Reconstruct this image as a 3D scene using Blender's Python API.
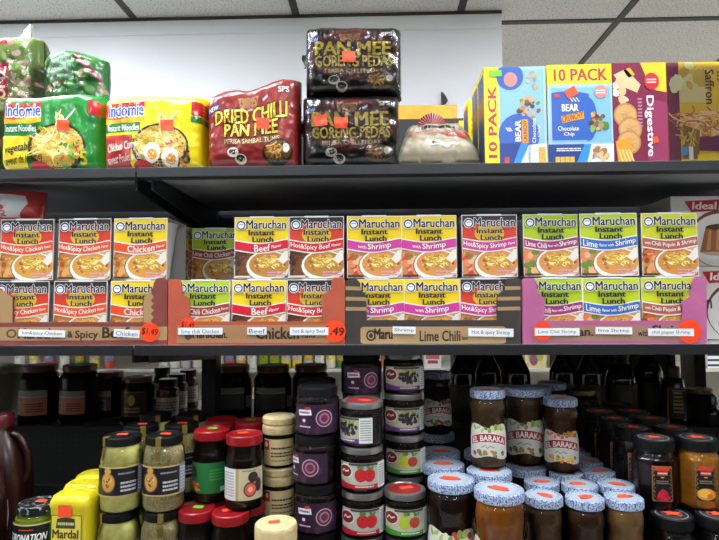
import bpy, bmesh, math, random
from mathutils import Vector, Matrix, noise, geometry
random.seed(7)
PI = math.pi
for o in list(bpy.data.objects): bpy.data.objects.remove(o)
scn = bpy.context.scene
COL = scn.collection

# ------------------------------------------------------------------ camera, world, lights, exposure
ZC = 1.40                                   # camera height
FPX = 550.0
CY, CP = math.atan(17.5/FPX), math.atan(30/FPX)   # turned left, tilted up
cam = bpy.data.cameras.new('camera'); cam.sensor_width = 36; cam.lens = FPX/719*36
cam.clip_start = 0.02
camo = bpy.data.objects.new('camera', cam); COL.objects.link(camo)
CR = -.0050                                 # slight roll
CM = Matrix.Rotation(CY, 3, 'Z') @ Matrix.Rotation(PI/2+CP, 3, 'X') @ Matrix.Rotation(CR, 3, 'Z')
camo.location = (0, 0, ZC); camo.rotation_euler = CM.to_euler()
scn.camera = camo
scn.view_settings.view_transform = 'Standard'; scn.view_settings.look = 'None'
scn.view_settings.exposure = 0.0; scn.view_settings.gamma = 1; scn.view_settings.use_curve_mapping = False
world = bpy.data.worlds.new('world'); scn.world = world; world.use_nodes = True
world.node_tree.nodes['Background'].inputs[0].default_value = (0.90, 0.95, 1.0, 1)
world.node_tree.nodes['Background'].inputs[1].default_value = 0.8
PANEL_STRENGTH = 23.0
# ceiling light panels: (column, row) of the tile grid that holds each lamp
PANELS = [(-2, -6), (1, -6), (-3, -3), (-1, -3), (1, -3), (-2, -2), (2, -2), (-3, 4), (3, 4), (2, 2), (4, 1), (5, -1)]  # those behind the top-shelf cartons are added, unseen, to brighten the ceiling by bounce

RGT, UPV, FWD = CM.col[0].copy(), CM.col[1].copy(), -CM.col[2]
def ray(px, py): return RGT*((px-359.5)/FPX) + UPV*((270-py)/FPX) + FWD
def atY(px, py, Y):
    d = ray(px, py); t = Y/d.y
    return Vector((d.x*t, Y, d.z*t))        # z is relative to the camera height
def atZ(px, py, z):
    d = ray(px, py); t = z/d.z
    return Vector((d.x*t, d.y*t, z))

# ------------------------------------------------------------------ materials
def lin(c):
    c = c.lstrip('#'); v = [int(c[i:i+2], 16)/255 for i in (0, 2, 4)]
    return tuple(x/12.92 if x <= .04045 else ((x+.055)/1.055)**2.4 for x in v) + (1,)
def mat(name, col, rough=.5, metal=0, coat=0, var=0, vscale=30, bump=0, bscale=200, spec=.5):
    m = bpy.data.materials.new(name); m.use_nodes = True
    nt = m.node_tree; b = nt.nodes['Principled BSDF']
    c = lin(col)
    b.inputs['Base Color'].default_value = c; b.inputs['Roughness'].default_value = rough
    b.inputs['Metallic'].default_value = metal; b.inputs['Coat Weight'].default_value = coat
    b.inputs['Coat Roughness'].default_value = .06
    b.inputs['Specular IOR Level'].default_value = spec
    tc = nt.nodes.new('ShaderNodeTexCoord')
    if var:
        n = nt.nodes.new('ShaderNodeTexNoise'); n.inputs['Scale'].default_value = vscale; n.inputs['Detail'].default_value = 4
        nt.links.new(tc.outputs['Object'], n.inputs['Vector'])
        r = nt.nodes.new('ShaderNodeValToRGB')
        r.color_ramp.elements[0].position = .3; r.color_ramp.elements[1].position = .7
        r.color_ramp.elements[0].color = tuple(x*(1-var) for x in c[:3])+(1,)
        r.color_ramp.elements[1].color = tuple(min(1, x*(1+var)) for x in c[:3])+(1,)
        nt.links.new(n.outputs['Fac'], r.inputs['Fac']); nt.links.new(r.outputs['Color'], b.inputs['Base Color'])
    if bump:
        n2 = nt.nodes.new('ShaderNodeTexNoise'); n2.inputs['Scale'].default_value = bscale
        nt.links.new(tc.outputs['Object'], n2.inputs['Vector'])
        bp = nt.nodes.new('ShaderNodeBump'); bp.inputs['Strength'].default_value = bump; bp.inputs['Distance'].default_value = .002
        nt.links.new(n2.outputs['Fac'], bp.inputs['Height']); nt.links.new(bp.outputs['Normal'], b.inputs['Normal'])
    return m
def print_mat(name, rough, coat=0):
    m = mat(name, '#ffffff', rough, coat=coat); nt = m.node_tree
    a = nt.nodes.new('ShaderNodeVertexColor'); a.layer_name = 'ink'
    nt.links.new(a.outputs['Color'], nt.nodes['Principled BSDF'].inputs['Base Color'])
    return m
def clear_mat(name, tint='#ffffff', gloss=.35, rough=.04, ior=1.45):
    m = bpy.data.materials.new(name); m.use_nodes = True; nt = m.node_tree
    nt.nodes.remove(nt.nodes['Principled BSDF'])
    t = nt.nodes.new('ShaderNodeBsdfTransparent'); t.inputs[0].default_value = lin(tint)
    g = nt.nodes.new('ShaderNodeBsdfGlossy'); g.inputs['Roughness'].default_value = rough; g.inputs[0].default_value = (1, 1, 1, 1)
    fr = nt.nodes.new('ShaderNodeFresnel'); fr.inputs[0].default_value = ior
    mx = nt.nodes.new('ShaderNodeMixShader')
    nt.links.new(fr.outputs[0], mx.inputs[0]); nt.links.new(t.outputs[0], mx.inputs[1]); nt.links.new(g.outputs[0], mx.inputs[2])
    nt.links.new(mx.outputs[0], nt.nodes['Material Output'].inputs[0])
    return m
def emit_mat(name, col, s):
    m = bpy.data.materials.new(name); m.use_nodes = True; b = m.node_tree.nodes['Principled BSDF']
    b.inputs['Base Color'].default_value = lin(col); b.inputs['Emission Color'].default_value = lin(col)
    b.inputs['Emission Strength'].default_value = s
    return m
def speckle_mat(name, base, speck, scale, thr, rough=.8, wid=.04):
    m = mat(name, base, rough); nt = m.node_tree; b = nt.nodes['Principled BSDF']
    tc = nt.nodes.new('ShaderNodeTexCoord'); n = nt.nodes.new('ShaderNodeTexNoise')
    n.inputs['Scale'].default_value = scale; n.inputs['Detail'].default_value = 3
    nt.links.new(tc.outputs['Object'], n.inputs['Vector'])
    r = nt.nodes.new('ShaderNodeValToRGB'); e = r.color_ramp.elements
    e[0].position = thr-wid; e[0].color = lin(base); e[1].position = thr+wid; e[1].color = lin(speck)
    nt.links.new(n.outputs['Fac'], r.inputs['Fac']); nt.links.new(r.outputs['Color'], b.inputs['Base Color'])
    return m
def peg_mat():
    m = mat('black_perforated_steel', '#1c1d1f', .5); nt = m.node_tree; b = nt.nodes['Principled BSDF']
    tc = nt.nodes.new('ShaderNodeTexCoord'); v = nt.nodes.new('ShaderNodeVectorMath'); v.operation = 'SCALE'; v.inputs[3].default_value = 1/.0127
    fr = nt.nodes.new('ShaderNodeVectorMath'); fr.operation = 'FRACTION'
    sb = nt.nodes.new('ShaderNodeVectorMath'); sb.operation = 'SUBTRACT'; sb.inputs[1].default_value = (.5, 0, .5)
    ml = nt.nodes.new('ShaderNodeVectorMath'); ml.operation = 'MULTIPLY'; ml.inputs[1].default_value = (1, 0, 1)
    ln = nt.nodes.new('ShaderNodeVectorMath'); ln.operation = 'LENGTH'
    lt = nt.nodes.new('ShaderNodeMath'); lt.operation = 'LESS_THAN'; lt.inputs[1].default_value = .27
    mx = nt.nodes.new('ShaderNodeMix'); mx.data_type = 'RGBA'
    mx.inputs[6].default_value = lin('#141517'); mx.inputs[7].default_value = lin('#040405')
    L = nt.links.new
    L(tc.outputs['Object'], v.inputs[0]); L(v.outputs[0], fr.inputs[0]); L(fr.outputs[0], sb.inputs[0]); L(sb.outputs[0], ml.inputs[0])
    L(ml.outputs[0], ln.inputs[0]); L(ln.outputs['Value'], lt.inputs[0]); L(lt.outputs[0], mx.inputs[0]); L(mx.outputs[2], b.inputs['Base Color'])
    return m
MT = {}
def M(key, *a, **k):
    if key not in MT: MT[key] = mat(key, *a, **k)
    return MT[key]
P_PAPER = print_mat('printed_paper', .42)
P_FILM = print_mat('printed_plastic_film', .28, .25)
P_CARD = print_mat('printed_carton', .35)
GLASS = clear_mat('clear_glass', '#f4f6f2', ior=1.36)
FILM = clear_mat('clear_plastic_wrap', '#fbfcfc', rough=.12, ior=1.26)
STEEL = mat('charcoal_powder_coated_steel', '#26292c', .45, var=.08, vscale=12, bump=.05, bscale=900)
STEEL_S = mat('brightened_shelf_steel', '#9fa1a3', .55, var=.05, vscale=10)  # shelf steel lightened to stand in for bounce light on its underside
STEEL_D = mat('black_powder_coated_steel', '#222427', .45, var=.1, vscale=12)
PEG = peg_mat()

# ------------------------------------------------------------------ mesh helpers
def link(o, parent=None):
    COL.objects.link(o)
    if parent: o.parent = parent
    return o
def mesh_from(name, verts, faces, m=None, smooth=False):
    me = bpy.data.meshes.new(name); me.from_pydata([tuple(v) for v in verts], [], faces); me.update()
    if m: me.materials.append(m)
    if smooth:
        for p in me.polygons: p.use_smooth = True
    return me
def obj(name, me, parent=None, loc=(0, 0, 0), rot=(0, 0, 0)):
    o = bpy.data.objects.new(name, me); o.location = loc; o.rotation_euler = rot
    return link(o, parent)
def bm_mesh(name, bm, m, smooth=False):
    me = bpy.data.meshes.new(name); bm.to_mesh(me); bm.free()
    if m: me.materials.append(m)
    if smooth:
        for p in me.polygons: p.use_smooth = True
    return me
def box_me(name, x0, x1, y0, y1, z0, z1, m, bev=0):
    bm = bmesh.new(); add_box(bm, x0, x1, y0, y1, z0, z1)
    if bev: bmesh.ops.bevel(bm, geom=bm.edges[:], offset=bev, segments=2, affect='EDGES', profile=.5)
    return bm_mesh(name, bm, m)
def add_box(bm, x0, x1, y0, y1, z0, z1):
    g = bmesh.ops.create_cube(bm, size=1)['verts']
    for v in g: v.co = Vector((x0+(v.co.x+.5)*(x1-x0), y0+(v.co.y+.5)*(y1-y0), z0+(v.co.z+.5)*(z1-z0)))
def lathe_me(name, prof, m, seg=32, smooth=True, sharp=35, noct=None):
    """prof: list of (r, z) from bottom to top"""
    vs, fs = [], []
    for r, z in prof:
        for i in range(seg):
            a = 2*PI*i/seg
            rr = r if noct is None else r*noct(a, z)
            vs.append((rr*math.sin(a), -rr*math.cos(a), z))
    for j in range(len(prof)-1):
        for i in range(seg):
            k = (i+1) % seg
            fs.append((j*seg+i, j*seg+k, (j+1)*seg+k, (j+1)*seg+i))
    fs.append(tuple(reversed(range(seg)))); fs.append(tuple((len(prof)-1)*seg+i for i in range(seg)))
    me = mesh_from(name, vs, fs, m, smooth)
    if smooth:
        try: me.set_sharp_from_angle(angle=math.radians(sharp))
        except Exception: pass
    return me
def prism_me(name, pts, y0, y1, m):
    """extrude an outline in x,z from y0 (front) to y1"""
    n = len(pts); vs = [(x, y0, z) for x, z in pts]+[(x, y1, z) for x, z in pts]
    fs = []
    for t in geometry.tessellate_polygon([[Vector((x, z, 0)) for x, z in pts]]):
        fs.append(tuple(t)); fs.append(tuple(n+i for i in reversed(t)))
    for i in range(n): fs.append((i, (i+1) % n, n+(i+1) % n, n+i))
    me = mesh_from(name, vs, fs, m)
    bm = bmesh.new(); bm.from_mesh(me); bmesh.ops.recalc_face_normals(bm, faces=bm.faces[:]); bm.to_mesh(me); bm.free()
    return me
def thing(name, label, cat, loc=(0, 0, 0), rot=(0, 0, 0), group=None):
    o = bpy.data.objects.new(name, None); o.empty_display_size = .02
    o.location = (loc[0], loc[1], loc[2]+ZC); o.rotation_euler = rot
    o['label'] = label; o['category'] = cat
    if group: o['group'] = group
    return link(o)
def structure(name, me, loc=(0, 0, 0)):
    o = obj(name, me, None, loc); o['kind'] = 'structure'; return o

# ------------------------------------------------------------------ flat print: shapes in a unit square (u right, v down), laid on a surface
_txt = {}
def text_mesh(s, bold):
    k = (s, bold)
    if k not in _txt:
        cu = bpy.data.curves.new('t', 'FONT'); cu.body = s; cu.resolution_u = 2; cu.offset = bold; cu.size = 1; cu.fill_mode = 'FRONT'
        o = bpy.data.objects.new('t', cu); COL.objects.link(o)
        dg = bpy.context.evaluated_depsgraph_get()
        me = bpy.data.meshes.new_from_object(o.evaluated_get(dg))
        vs = [(v.co.x, v.co.y) for v in me.vertices]
        me.calc_loop_triangles(); ts = [tuple(t.vertices) for t in me.loop_triangles]
        bpy.data.objects.remove(o); bpy.data.curves.remove(cu); bpy.data.meshes.remove(me)
        _txt[k] = (vs, ts)
    return _txt[k]
class Pr:
    STEP = .00005
    def __init__(s, W, H): s.W, s.H, s.it, s.lay = W, H, [], 1
    def add(s, pts, tris, c, lay=None):
        s.it.append((pts, tris, lin(c), s.lay if lay is None else lay))
    def L(s, n=1): s.lay += n; return s
    def poly(s, pts, c, lay=None):
        tris = geometry.tessellate_polygon([[Vector((a, b, 0)) for a, b in pts]])
        s.add(pts, [tuple(t) for t in tris], c, lay)
    def rect(s, u0, v0, u1, v1, c, lay=None): s.add([(u0, v0), (u1, v0), (u1, v1), (u0, v1)], [(0, 1, 2), (0, 2, 3)], c, lay)
    def ell(s, cu, cv, ru, rv, c, rot=0, n=20, lay=None, a0=0, a1=2*PI):
        pts = [(cu, cv)]
        asp = s.H/s.W
        for i in range(n+1):
            a = a0+(a1-a0)*i/n; x, y = ru*math.cos(a), rv*math.sin(a)*asp
            pts.append((cu+x*math.cos(rot)-y*math.sin(rot), cv+(x*math.sin(rot)+y*math.cos(rot))/asp))
        s.add(pts, [(0, i, i+1) for i in range(1, n+1)], c, lay)
    def band(s, top, bot, c, u0=0, u1=1, n=16, lay=None):
        pts, tr = [], []
        for i in range(n+1):
            u = u0+(u1-u0)*i/n; pts += [(u, top(u)), (u, bot(u))]
        for i in range(n): tr += [(2*i, 2*i+1, 2*i+3), (2*i, 2*i+3, 2*i+2)]
        s.add(pts, tr, c, lay)
    def stroke(s, pts, w, c, lay=None):
        P, tr = [], []
        asp = s.H/s.W
        for i, p in enumerate(pts):
            a, b = pts[max(0, i-1)], pts[min(len(pts)-1, i+1)]
            dx, dy = b[0]-a[0], (b[1]-a[1])*asp; l = math.hypot(dx, dy) or 1
            P += [(p[0]-dy/l*w, p[1]+dx/l*w/asp), (p[0]+dy/l*w, p[1]-dx/l*w/asp)]
        for i in range(len(pts)-1): tr += [(2*i, 2*i+1, 2*i+3), (2*i, 2*i+3, 2*i+2)]
        s.add(P, tr, c, lay)
    def text(s, t, u0, v0, u1, v1, c, bold=.0, out=None, ow=.03, curve=None, rot=0, shear=0):
        """fit the string into the box; rot = 90 runs upwards, -90 downwards"""
        vs, ts = text_mesh(t, 0)
        if not vs: return
        xs = [v[0] for v in vs]; ys = [v[1] for v in vs]; x0, x1, y0, y1 = min(xs), max(xs), min(ys), max(ys)
        bold *= 1.1
        def mp(v):
            a, b = (v[0]-x0)/(x1-x0), (v[1]-y0)/(y1-y0)
            if rot == 90: return (u0+(1-b)*(u1-u0), v1-a*(v1-v0))
            if rot == -90: return (u0+b*(u1-u0), v0+a*(v1-v0))
            u = u0+a*(u1-u0)+shear*(b-.5)*(v1-v0); v = v1-b*(v1-v0)
            if curve: v += curve(u)
            return (u, v)
        def put(dx, dy, c):
            s.add([mp((v[0]+dx, v[1]+dy)) for v in vs], ts, c, s.lay); s.lay += .12
        if out:
            o = bold+ow
            for k in range(8): put(o*math.cos(k*PI/4), o*math.sin(k*PI/4), out)
            s.lay += .4
        if bold:
            for dx, dy in ((-1, -.4), (1, -.4), (-1, .4), (1, .4)): put(dx*bold, dy*bold, c)
        put(0, 0, c)
    def lines(s, u0, v0, u1, v1, n, c, seed=1, ragged=.35):
        rr = random.Random(seed); h = (v1-v0)/n
        for i in range(n):
            x = u0
            while x < u1-.001:
                w = min((u1-u0)*rr.uniform(.06, .2), u1-x); s.rect(x, v0+i*h+h*.2, x+w*.85, v0+i*h+h*.72, c); x += w
    def noodles(s, cu, cv, ru, rv, cols, n, w, seed=1):
        rr = random.Random(seed); L0 = s.lay
        for i in range(n):
            a, q = rr.uniform(0, 2*PI), math.sqrt(rr.random())*.8
            x, y = cu+ru*q*math.cos(a), cv+rv*q*math.sin(a); th = rr.uniform(0, PI); l = rr.uniform(.3, .6)*ru; k = rr.uniform(-1, 1)
            pts = [(x+l*t*math.cos(th+k*t), y+l*t*math.sin(th+k*t)*(rv/ru)) for t in (-1, -.5, 0, .5, 1)]
            s.stroke(pts, w, rr.choice(cols), lay=L0+i*.08)
        s.lay = L0+n*.08+.5
    def bits(s, cu, cv, ru, rv, cols, n, r0, r1, seed=1):
        rr = random.Random(seed); L0 = s.lay
        for i in range(n):
            a, q = rr.uniform(0, 2*PI), math.sqrt(rr.random())
            s.ell(cu+ru*q*math.cos(a), cv+rv*q*math.sin(a), rr.uniform(r0, r1), rr.uniform(r0, r1)*.7*s.W/s.H, rr.choice(cols), rr.uniform(0, PI), 8, lay=L0+i*.12)
        s.lay = L0+n*.12+.5
    def mesh(s, name, fn, m, maxl=None, base=.0003, clip=False):
        V, F, C = [], [], []
        for pts, tris, c, lay in s.it:
            d = base+lay*s.STEP
            if clip: pts = [(min(1, max(0, p[0])), min(1, max(0, p[1]))) for p in pts]
            P = [((p[0]-.5)*s.W, (1-p[1])*s.H) for p in pts]
            if maxl is None:
                b = len(V); V += [fn(x, z, d) for x, z in P]; C += [c]*len(P)
                for t in tris:
                    A, B, D = (P[i] for i in t)
                    ar = (B[0]-A[0])*(D[1]-A[1])-(B[1]-A[1])*(D[0]-A[0])
                    if abs(ar) < 1e-12: continue
                    F.append(tuple(b+i for i in t) if ar > 0 else tuple(b+i for i in reversed(t)))
            else:
                P = list(P); cache = {}
                def mid(i, j):
                    k = (min(i, j), max(i, j))
                    if k not in cache:
                        cache[k] = len(P); P.append(((P[i][0]+P[j][0])/2, (P[i][1]+P[j][1])/2))
                    return cache[k]
                st = [tuple(t) for t in tris]; out = []
                while st:
                    i, j, k = st.pop()
                    e = [(math.dist(P[i], P[j]), i, j, k), (math.dist(P[j], P[k]), j, k, i), (math.dist(P[k], P[i]), k, i, j)]
                    l, a, b2, c2 = max(e)
                    if l > maxl:
                        q = mid(a, b2); st += [(a, q, c2), (q, b2, c2)]
                    else: out.append((i, j, k))
                b = len(V); V += [fn(x, z, d) for x, z in P]; C += [c]*len(P)
                for t in out:
                    A, B, D = (P[i] for i in t)
                    ar = (B[0]-A[0])*(D[1]-A[1])-(B[1]-A[1])*(D[0]-A[0])
                    if abs(ar) < 1e-13: continue
                    F.append(tuple(b+i for i in t) if ar > 0 else tuple(b+i for i in reversed(t)))
        me = mesh_from(name, V, F, m, smooth=maxl is not None)
        at = me.color_attributes.new('ink', 'FLOAT_COLOR', 'POINT')
        flat = [x for c in C for x in c]; at.data.foreach_set('color', flat)
        return me
def flat(x, z, d): return (x, -d, z)
def flat_top(x, z, d): return (x, z, d)     # lies on a lid: v down = towards the viewer

# ------------------------------------------------------------------ price stickers
def sticker_me(name, c, kind='rect', w=.016, h=.011, txt=None):
    p = Pr(w, h)
    if kind == 'rect': p.rect(0, 0, 1, 1, c)
    elif kind == 'round': p.ell(.5, .5, .5, .5, c, n=32)
    else:
        pts = []
        for i in range(16):
            a = 2*PI*i/16; r = .5 if i % 2 else .42
            pts.append((.5+r*math.cos(a), .5+r*math.sin(a)))
        p.poly(pts, c)
    p.L()
    if txt: p.text(txt, .18, .3, .82, .7, '#3a1008', .01)
    return p
ORANGE, GREEN_S = '#ff5630', '#79d23c'
STK = {'o': sticker_me('so', ORANGE).mesh('price_sticker', flat, P_PAPER),
       'ot': sticker_me('so', ORANGE).mesh('price_sticker', flat_top, P_PAPER, base=.0002),
       'gt': sticker_me('sg', GREEN_S).mesh('price_sticker', flat_top, P_PAPER, base=.0002)}
for k, c in (('ob', ORANGE), ('gb', GREEN_S)): STK[k] = sticker_me(k, c, w=.022, h=.017).mesh('price_sticker', flat, P_PAPER, base=.0018)

# ================================================================== THE SETTING
CEIL = 1.06                                   # above the camera
TX0, TY0, TS = -.295, 2.07, .61               # ceiling grid origin and module
TILE = speckle_mat('mineral_fibre_ceiling_tile', '#f3f0e9', '#bfbcb4', 160, .60, .9, .05)
tile_me = box_me('tile', .014, TS-.014, .014, TS-.014, 0, .012, TILE)
bar_m = mat('grey_ceiling_grid', '#43413d', .5)
ceil_o = structure('ceiling', box_me('ceiling', -4, 4.5, -4, 7, .08, .1, mat('ceiling_void', '#77756f', .9)), (0, 0, CEIL+ZC))
lamp_m = emit_mat('lamp_diffuser', '#f4f8ff', PANEL_STRENGTH)
diff_me = box_me('diffuser', .03, TS-.03, .03, TS-.03, .001, .01, lamp_m)
bm = bmesh.new()
for a in ((.012, .032, .012, TS-.012), (TS-.032, TS-.012, .012, TS-.012), (.032, TS-.032, .012, .032), (.032, TS-.032, TS-.032, TS-.012)):
    add_box(bm, a[0], a[1], a[2], a[3], -.002, .012)
frame_me = bm_mesh('lamp_frame', bm, mat('white_lamp_frame', '#e8e8e6', .4))
nl = 0
for i in range(-6, 7):
    for j in range(-9, 7):
        if (i, j) in PANELS:
            t = thing('ceiling_light', ['square ceiling light panel behind the viewer on the left', 'square ceiling light panel behind the viewer on the right',
                       'square ceiling light panel above the viewer on the left', 'square ceiling light panel directly above the viewer', 'square ceiling light panel above the viewer on the right', 'square ceiling light panel above the top shelf on the left',
                       'square ceiling light panel above the top shelf on the right', 'square ceiling light panel above the next aisle on the left', 'square ceiling light panel above the next aisle on the right',
                       'added square ceiling light panel, unseen behind the ten-pack cartons', 'added square ceiling light panel, unseen beyond the biscuit cartons', 'square ceiling light panel far to the right of the shelving'][PANELS.index((i, j))],
                      'ceiling light', (TX0+i*TS, TY0+j*TS, CEIL), group='ceiling light panels')
            obj('lamp_frame', frame_me, t); obj('diffuser', diff_me, t)
        else:
            obj('tile', tile_me, ceil_o, (TX0+i*TS, TY0+j*TS, 0))
bar_x = box_me('ceiling_grid_bar', -4, 4.4, -.012, .012, -.004, .02, bar_m); bar_y = box_me('ceiling_grid_bar', -.012, .012, -3.9, 6.5, -.004, .02, bar_m)
for i in range(-6, 8): obj('ceiling_grid_bar', bar_y, ceil_o, (TX0+i*TS, 0, 0))
for j in range(-9, 8): obj('ceiling_grid_bar', bar_x, ceil_o, (0, TY0+j*TS, 0))
structure('floor', box_me('floor', -4, 4.5, -4, 7, -.05, 0, speckle_mat('vinyl_floor', '#f0ece4', '#d4cfc4', 40, .58, .35)))
WALLM = mat('white_wall_paint', '#f1f4f8', .55, var=.02, vscale=3)
WX = atY(502, 40, 1.985).x
wl = structure('wall_back', box_me('wall_back', -4, WX, 1.985, 2.30, .42+ZC, CEIL+ZC-.001, WALLM))
obj('ceiling_angle', box_me('ceiling_angle', -4, WX, 1.978, 1.9845, CEIL+ZC-.011, CEIL+ZC-.001, bar_m), wl)
obj('trim', box_me('trim', -4, WX-.002, 1.9815, 1.9845, CEIL+ZC-.066, CEIL+ZC-.012, mat('white_trim_paint', '#f4f7fa', .4)), wl)
SIDEW = mat('off_white_store_wall', '#efece4', .7)
structure('wall_left', box_me('wall_left', -4.1, -4, -4, 6.7, 0, CEIL+ZC, SIDEW)); structure('wall_right', box_me('wall_right', 4.5, 4.6, -4, 6.7, 0, CEIL+ZC, SIDEW))
structure('wall_far', box_me('wall_far', -4, 4.5, 6.6, 6.7, 0, CEIL+ZC, mat('beige_far_wall', '#ece8de', .7)))
c = atY(443, 100, 1.98)
hk = obj('wall_hook', prism_me('wall_hook', [(-.006, -.018), (.010, -.014), (.017, -.004), (.009, .012), (-.001, .026), (-.006, .028)], -.012, 0, M('black_plastic', '#17181a', .4)), None, (c.x, 1.984, c.z+ZC))
hk['label'] = 'small black pointed hook on the white wall panel above the rice noodle bag'; hk['category'] = 'hook'

# ================================================================== THE SHELVING (one double-sided gondola)
UX = -.3875; BAY = 1.22
Z_TOP, Z_MID, Z_LOW = .2145, -.0715, -.42       # shelf surfaces
YB = 1.275                                     # back panel / uprights
gon = thing('gondola_shelving', 'black double-sided steel store shelving carrying noodles, boxes and jars', 'shelving unit', (0, 0, -ZC))
def zz(z): return z+ZC
LIP_B = mat('black_shelf_edge', '#131517', .5, var=.08)
bays = [(UX-BAY, UX), (UX, UX+BAY), (UX+BAY, UX+2*BAY)]
def shelf(x0, x1, y0, z, lip, front=-1, sm=None, lm=None):
    """front=-1 faces the viewer, +1 the aisle behind"""
    bm = bmesh.new()
    ya, yb = (y0, YB-.015) if front < 0 else (YB+.03, y0)
    add_box(bm, x0+.0015, x1-.0015, ya, yb, zz(z)-.006, zz(z))
    s = obj('shelf', bm_mesh('shelf', bm, sm or STEEL_D), gon)
    yl = y0 if front < 0 else y0-.003
    obj('lip', box_me('lip', x0+.0015, x1-.0015, yl-.002, yl+.003, zz(z)-lip, zz(z)+.001, lm or STEEL, .0008), s)
    obj('lip_return', box_me('lip_return', x0+.0015, x1-.0015, yl+.003 if front < 0 else yl-.02, yl+.022 if front < 0 else yl-.002, zz(z)-lip, zz(z)-lip+.0025, STEEL_D), s)
    for sx in (x0+.012, x1-.016):              # tapering side brackets
        pts = [(ya+.03 if front < 0 else yb-.03, zz(z)-.006), (ya+.03 if front < 0 else yb-.03, zz(z)-.030), (YB-.015 if front < 0 else YB+.03, zz(z)-.062), (YB-.015 if front < 0 else YB+.03, zz(z)-.006)]
        me = prism_me('bracket', pts, 0, .004, STEEL_D)
        # outline is in y,z: turn it round
        for v in me.vertices: x, y, q = v.co; v.co = (sx+y, x, q)
        bm = bmesh.new(); bm.from_mesh(me); bmesh.ops.recalc_face_normals(bm, faces=bm.faces[:]); bm.to_mesh(me); bm.free()
        obj('bracket', me, s)
    return s
for x0, x1 in bays:
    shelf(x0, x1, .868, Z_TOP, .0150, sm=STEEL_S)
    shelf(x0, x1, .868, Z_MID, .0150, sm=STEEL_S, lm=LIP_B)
    shelf(x0, x1, .735, Z_LOW, .02)
    shelf(x0, x1, .735, -.80, .02); shelf(x0, x1, .735, -1.2, .02)
    shelf(x0, x1, 1.68, -.30, .02, 1); shelf(x0, x1, 1.68, Z_MID+.01, .02, 1); shelf(x0, x1, 1.68, Z_TOP, .02, 1); shelf(x0, x1, 1.68, -.80, .02, 1)
    obj('back_panel', box_me('back_panel', x0+.017, x1-.017, YB-.004, YB+.004, zz(-1.38), zz(-.290), PEG), gon)
    obj('back_panel', box_me('back_panel', x0+.017, x1-.017, YB-.004, YB+.004, zz(Z_MID-.02), zz(Z_TOP), STEEL_D), gon)
    obj('back_panel', box_me('back_panel', x0+.017, x1-.017, YB-.004, YB+.004, zz(Z_TOP), zz(.423), STEEL_D), gon)
for k in range(4):
    x = UX+(k-1)*BAY
    obj('upright', box_me('upright', x-.0165, x+.0165, YB-.014, YB+.03, 0.0, zz(.43), STEEL_D, .001), gon)
    obj('base_foot', box_me('base_foot', x-.02, x+.02, .74, 1.68, 0, .02, STEEL_D), gon)

# unseen shelving added behind the viewer, darkening the low light and reflections
opp = thing('light_blocking_shelving', 'unseen dark shelving added behind the viewer to block low light', 'shelving unit', (0, -1.0, -ZC))
obj('back_panel', box_me('back_panel', -3.4, 3.4, -.42, -.40, .05, 1.62, STEEL_D), opp)
for z in (.15, .5, .85, 1.2, 1.55): obj('shelf', box_me('shelf', -3.4, 3.4, -.40, .0, z-.03, z, STEEL_D), opp)
for x in (-3.4, -2.2, -1, .2, 1.4, 2.6, 3.36): obj('upright', box_me('upright', x, x+.04, -.44, -.40, 0, 1.64, STEEL_D), opp)
# yellow paper header standing behind the top shelf panel
a = atY(396, 114.5, 1.31); b = atY(457, 105, 1.31)
yh = obj('header_strip', box_me('header_strip', a.x-.10, b.x, 1.308, 1.3105, zz(Z_TOP)+.001, zz(b.z), M('yellow_orange_card', '#e9a22a', .5, var=.12, vscale=60)))
yh['label'] = 'long yellow-orange card strip standing behind the black panel above the rice noodle bag'; yh['category'] = 'sign'

# ================================================================== MIDDLE SHELF: noodle cups in cardboard trays
BW, BH, BD = .0898, .1017, .088
CUP_W = mat('white_foam_cup', '#e9eaea', .6)
cup_me = lathe_me('cup', [(.030, .002), (.031, .006), (.0425, .093), (.0435, .0945), (.0435, .0975), (.042, .098)], CUP_W, 28)
rim_me = box_me('cup_rim', -.02, .02, -BD/2-.0012, -BD/2+.004, .0998, .1028, M('cup_rim_white', '#eef0f2', .4), .0008)
YEL, LIME, RED = '#f6d620', '#b9d42c', '#e2412f'
FOODS = {'chicken': ('#c98a48', ['#c8803a', '#e0a860', '#9c5a26'], '#dba04a'), 'beef': ('#6e4a30', ['#5b3520', '#7d4c2e', '#3f2a1e'], '#c08a42'),
         'shrimp': ('#d08a5c', ['#e98a5c', '#f2b48c', '#c7503c', '#6f8d3a'], '#dd9a55'), 'piquin': ('#c9884e', ['#d5683c', '#e7a16c', '#8d4a24'], '#d39448')}
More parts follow.
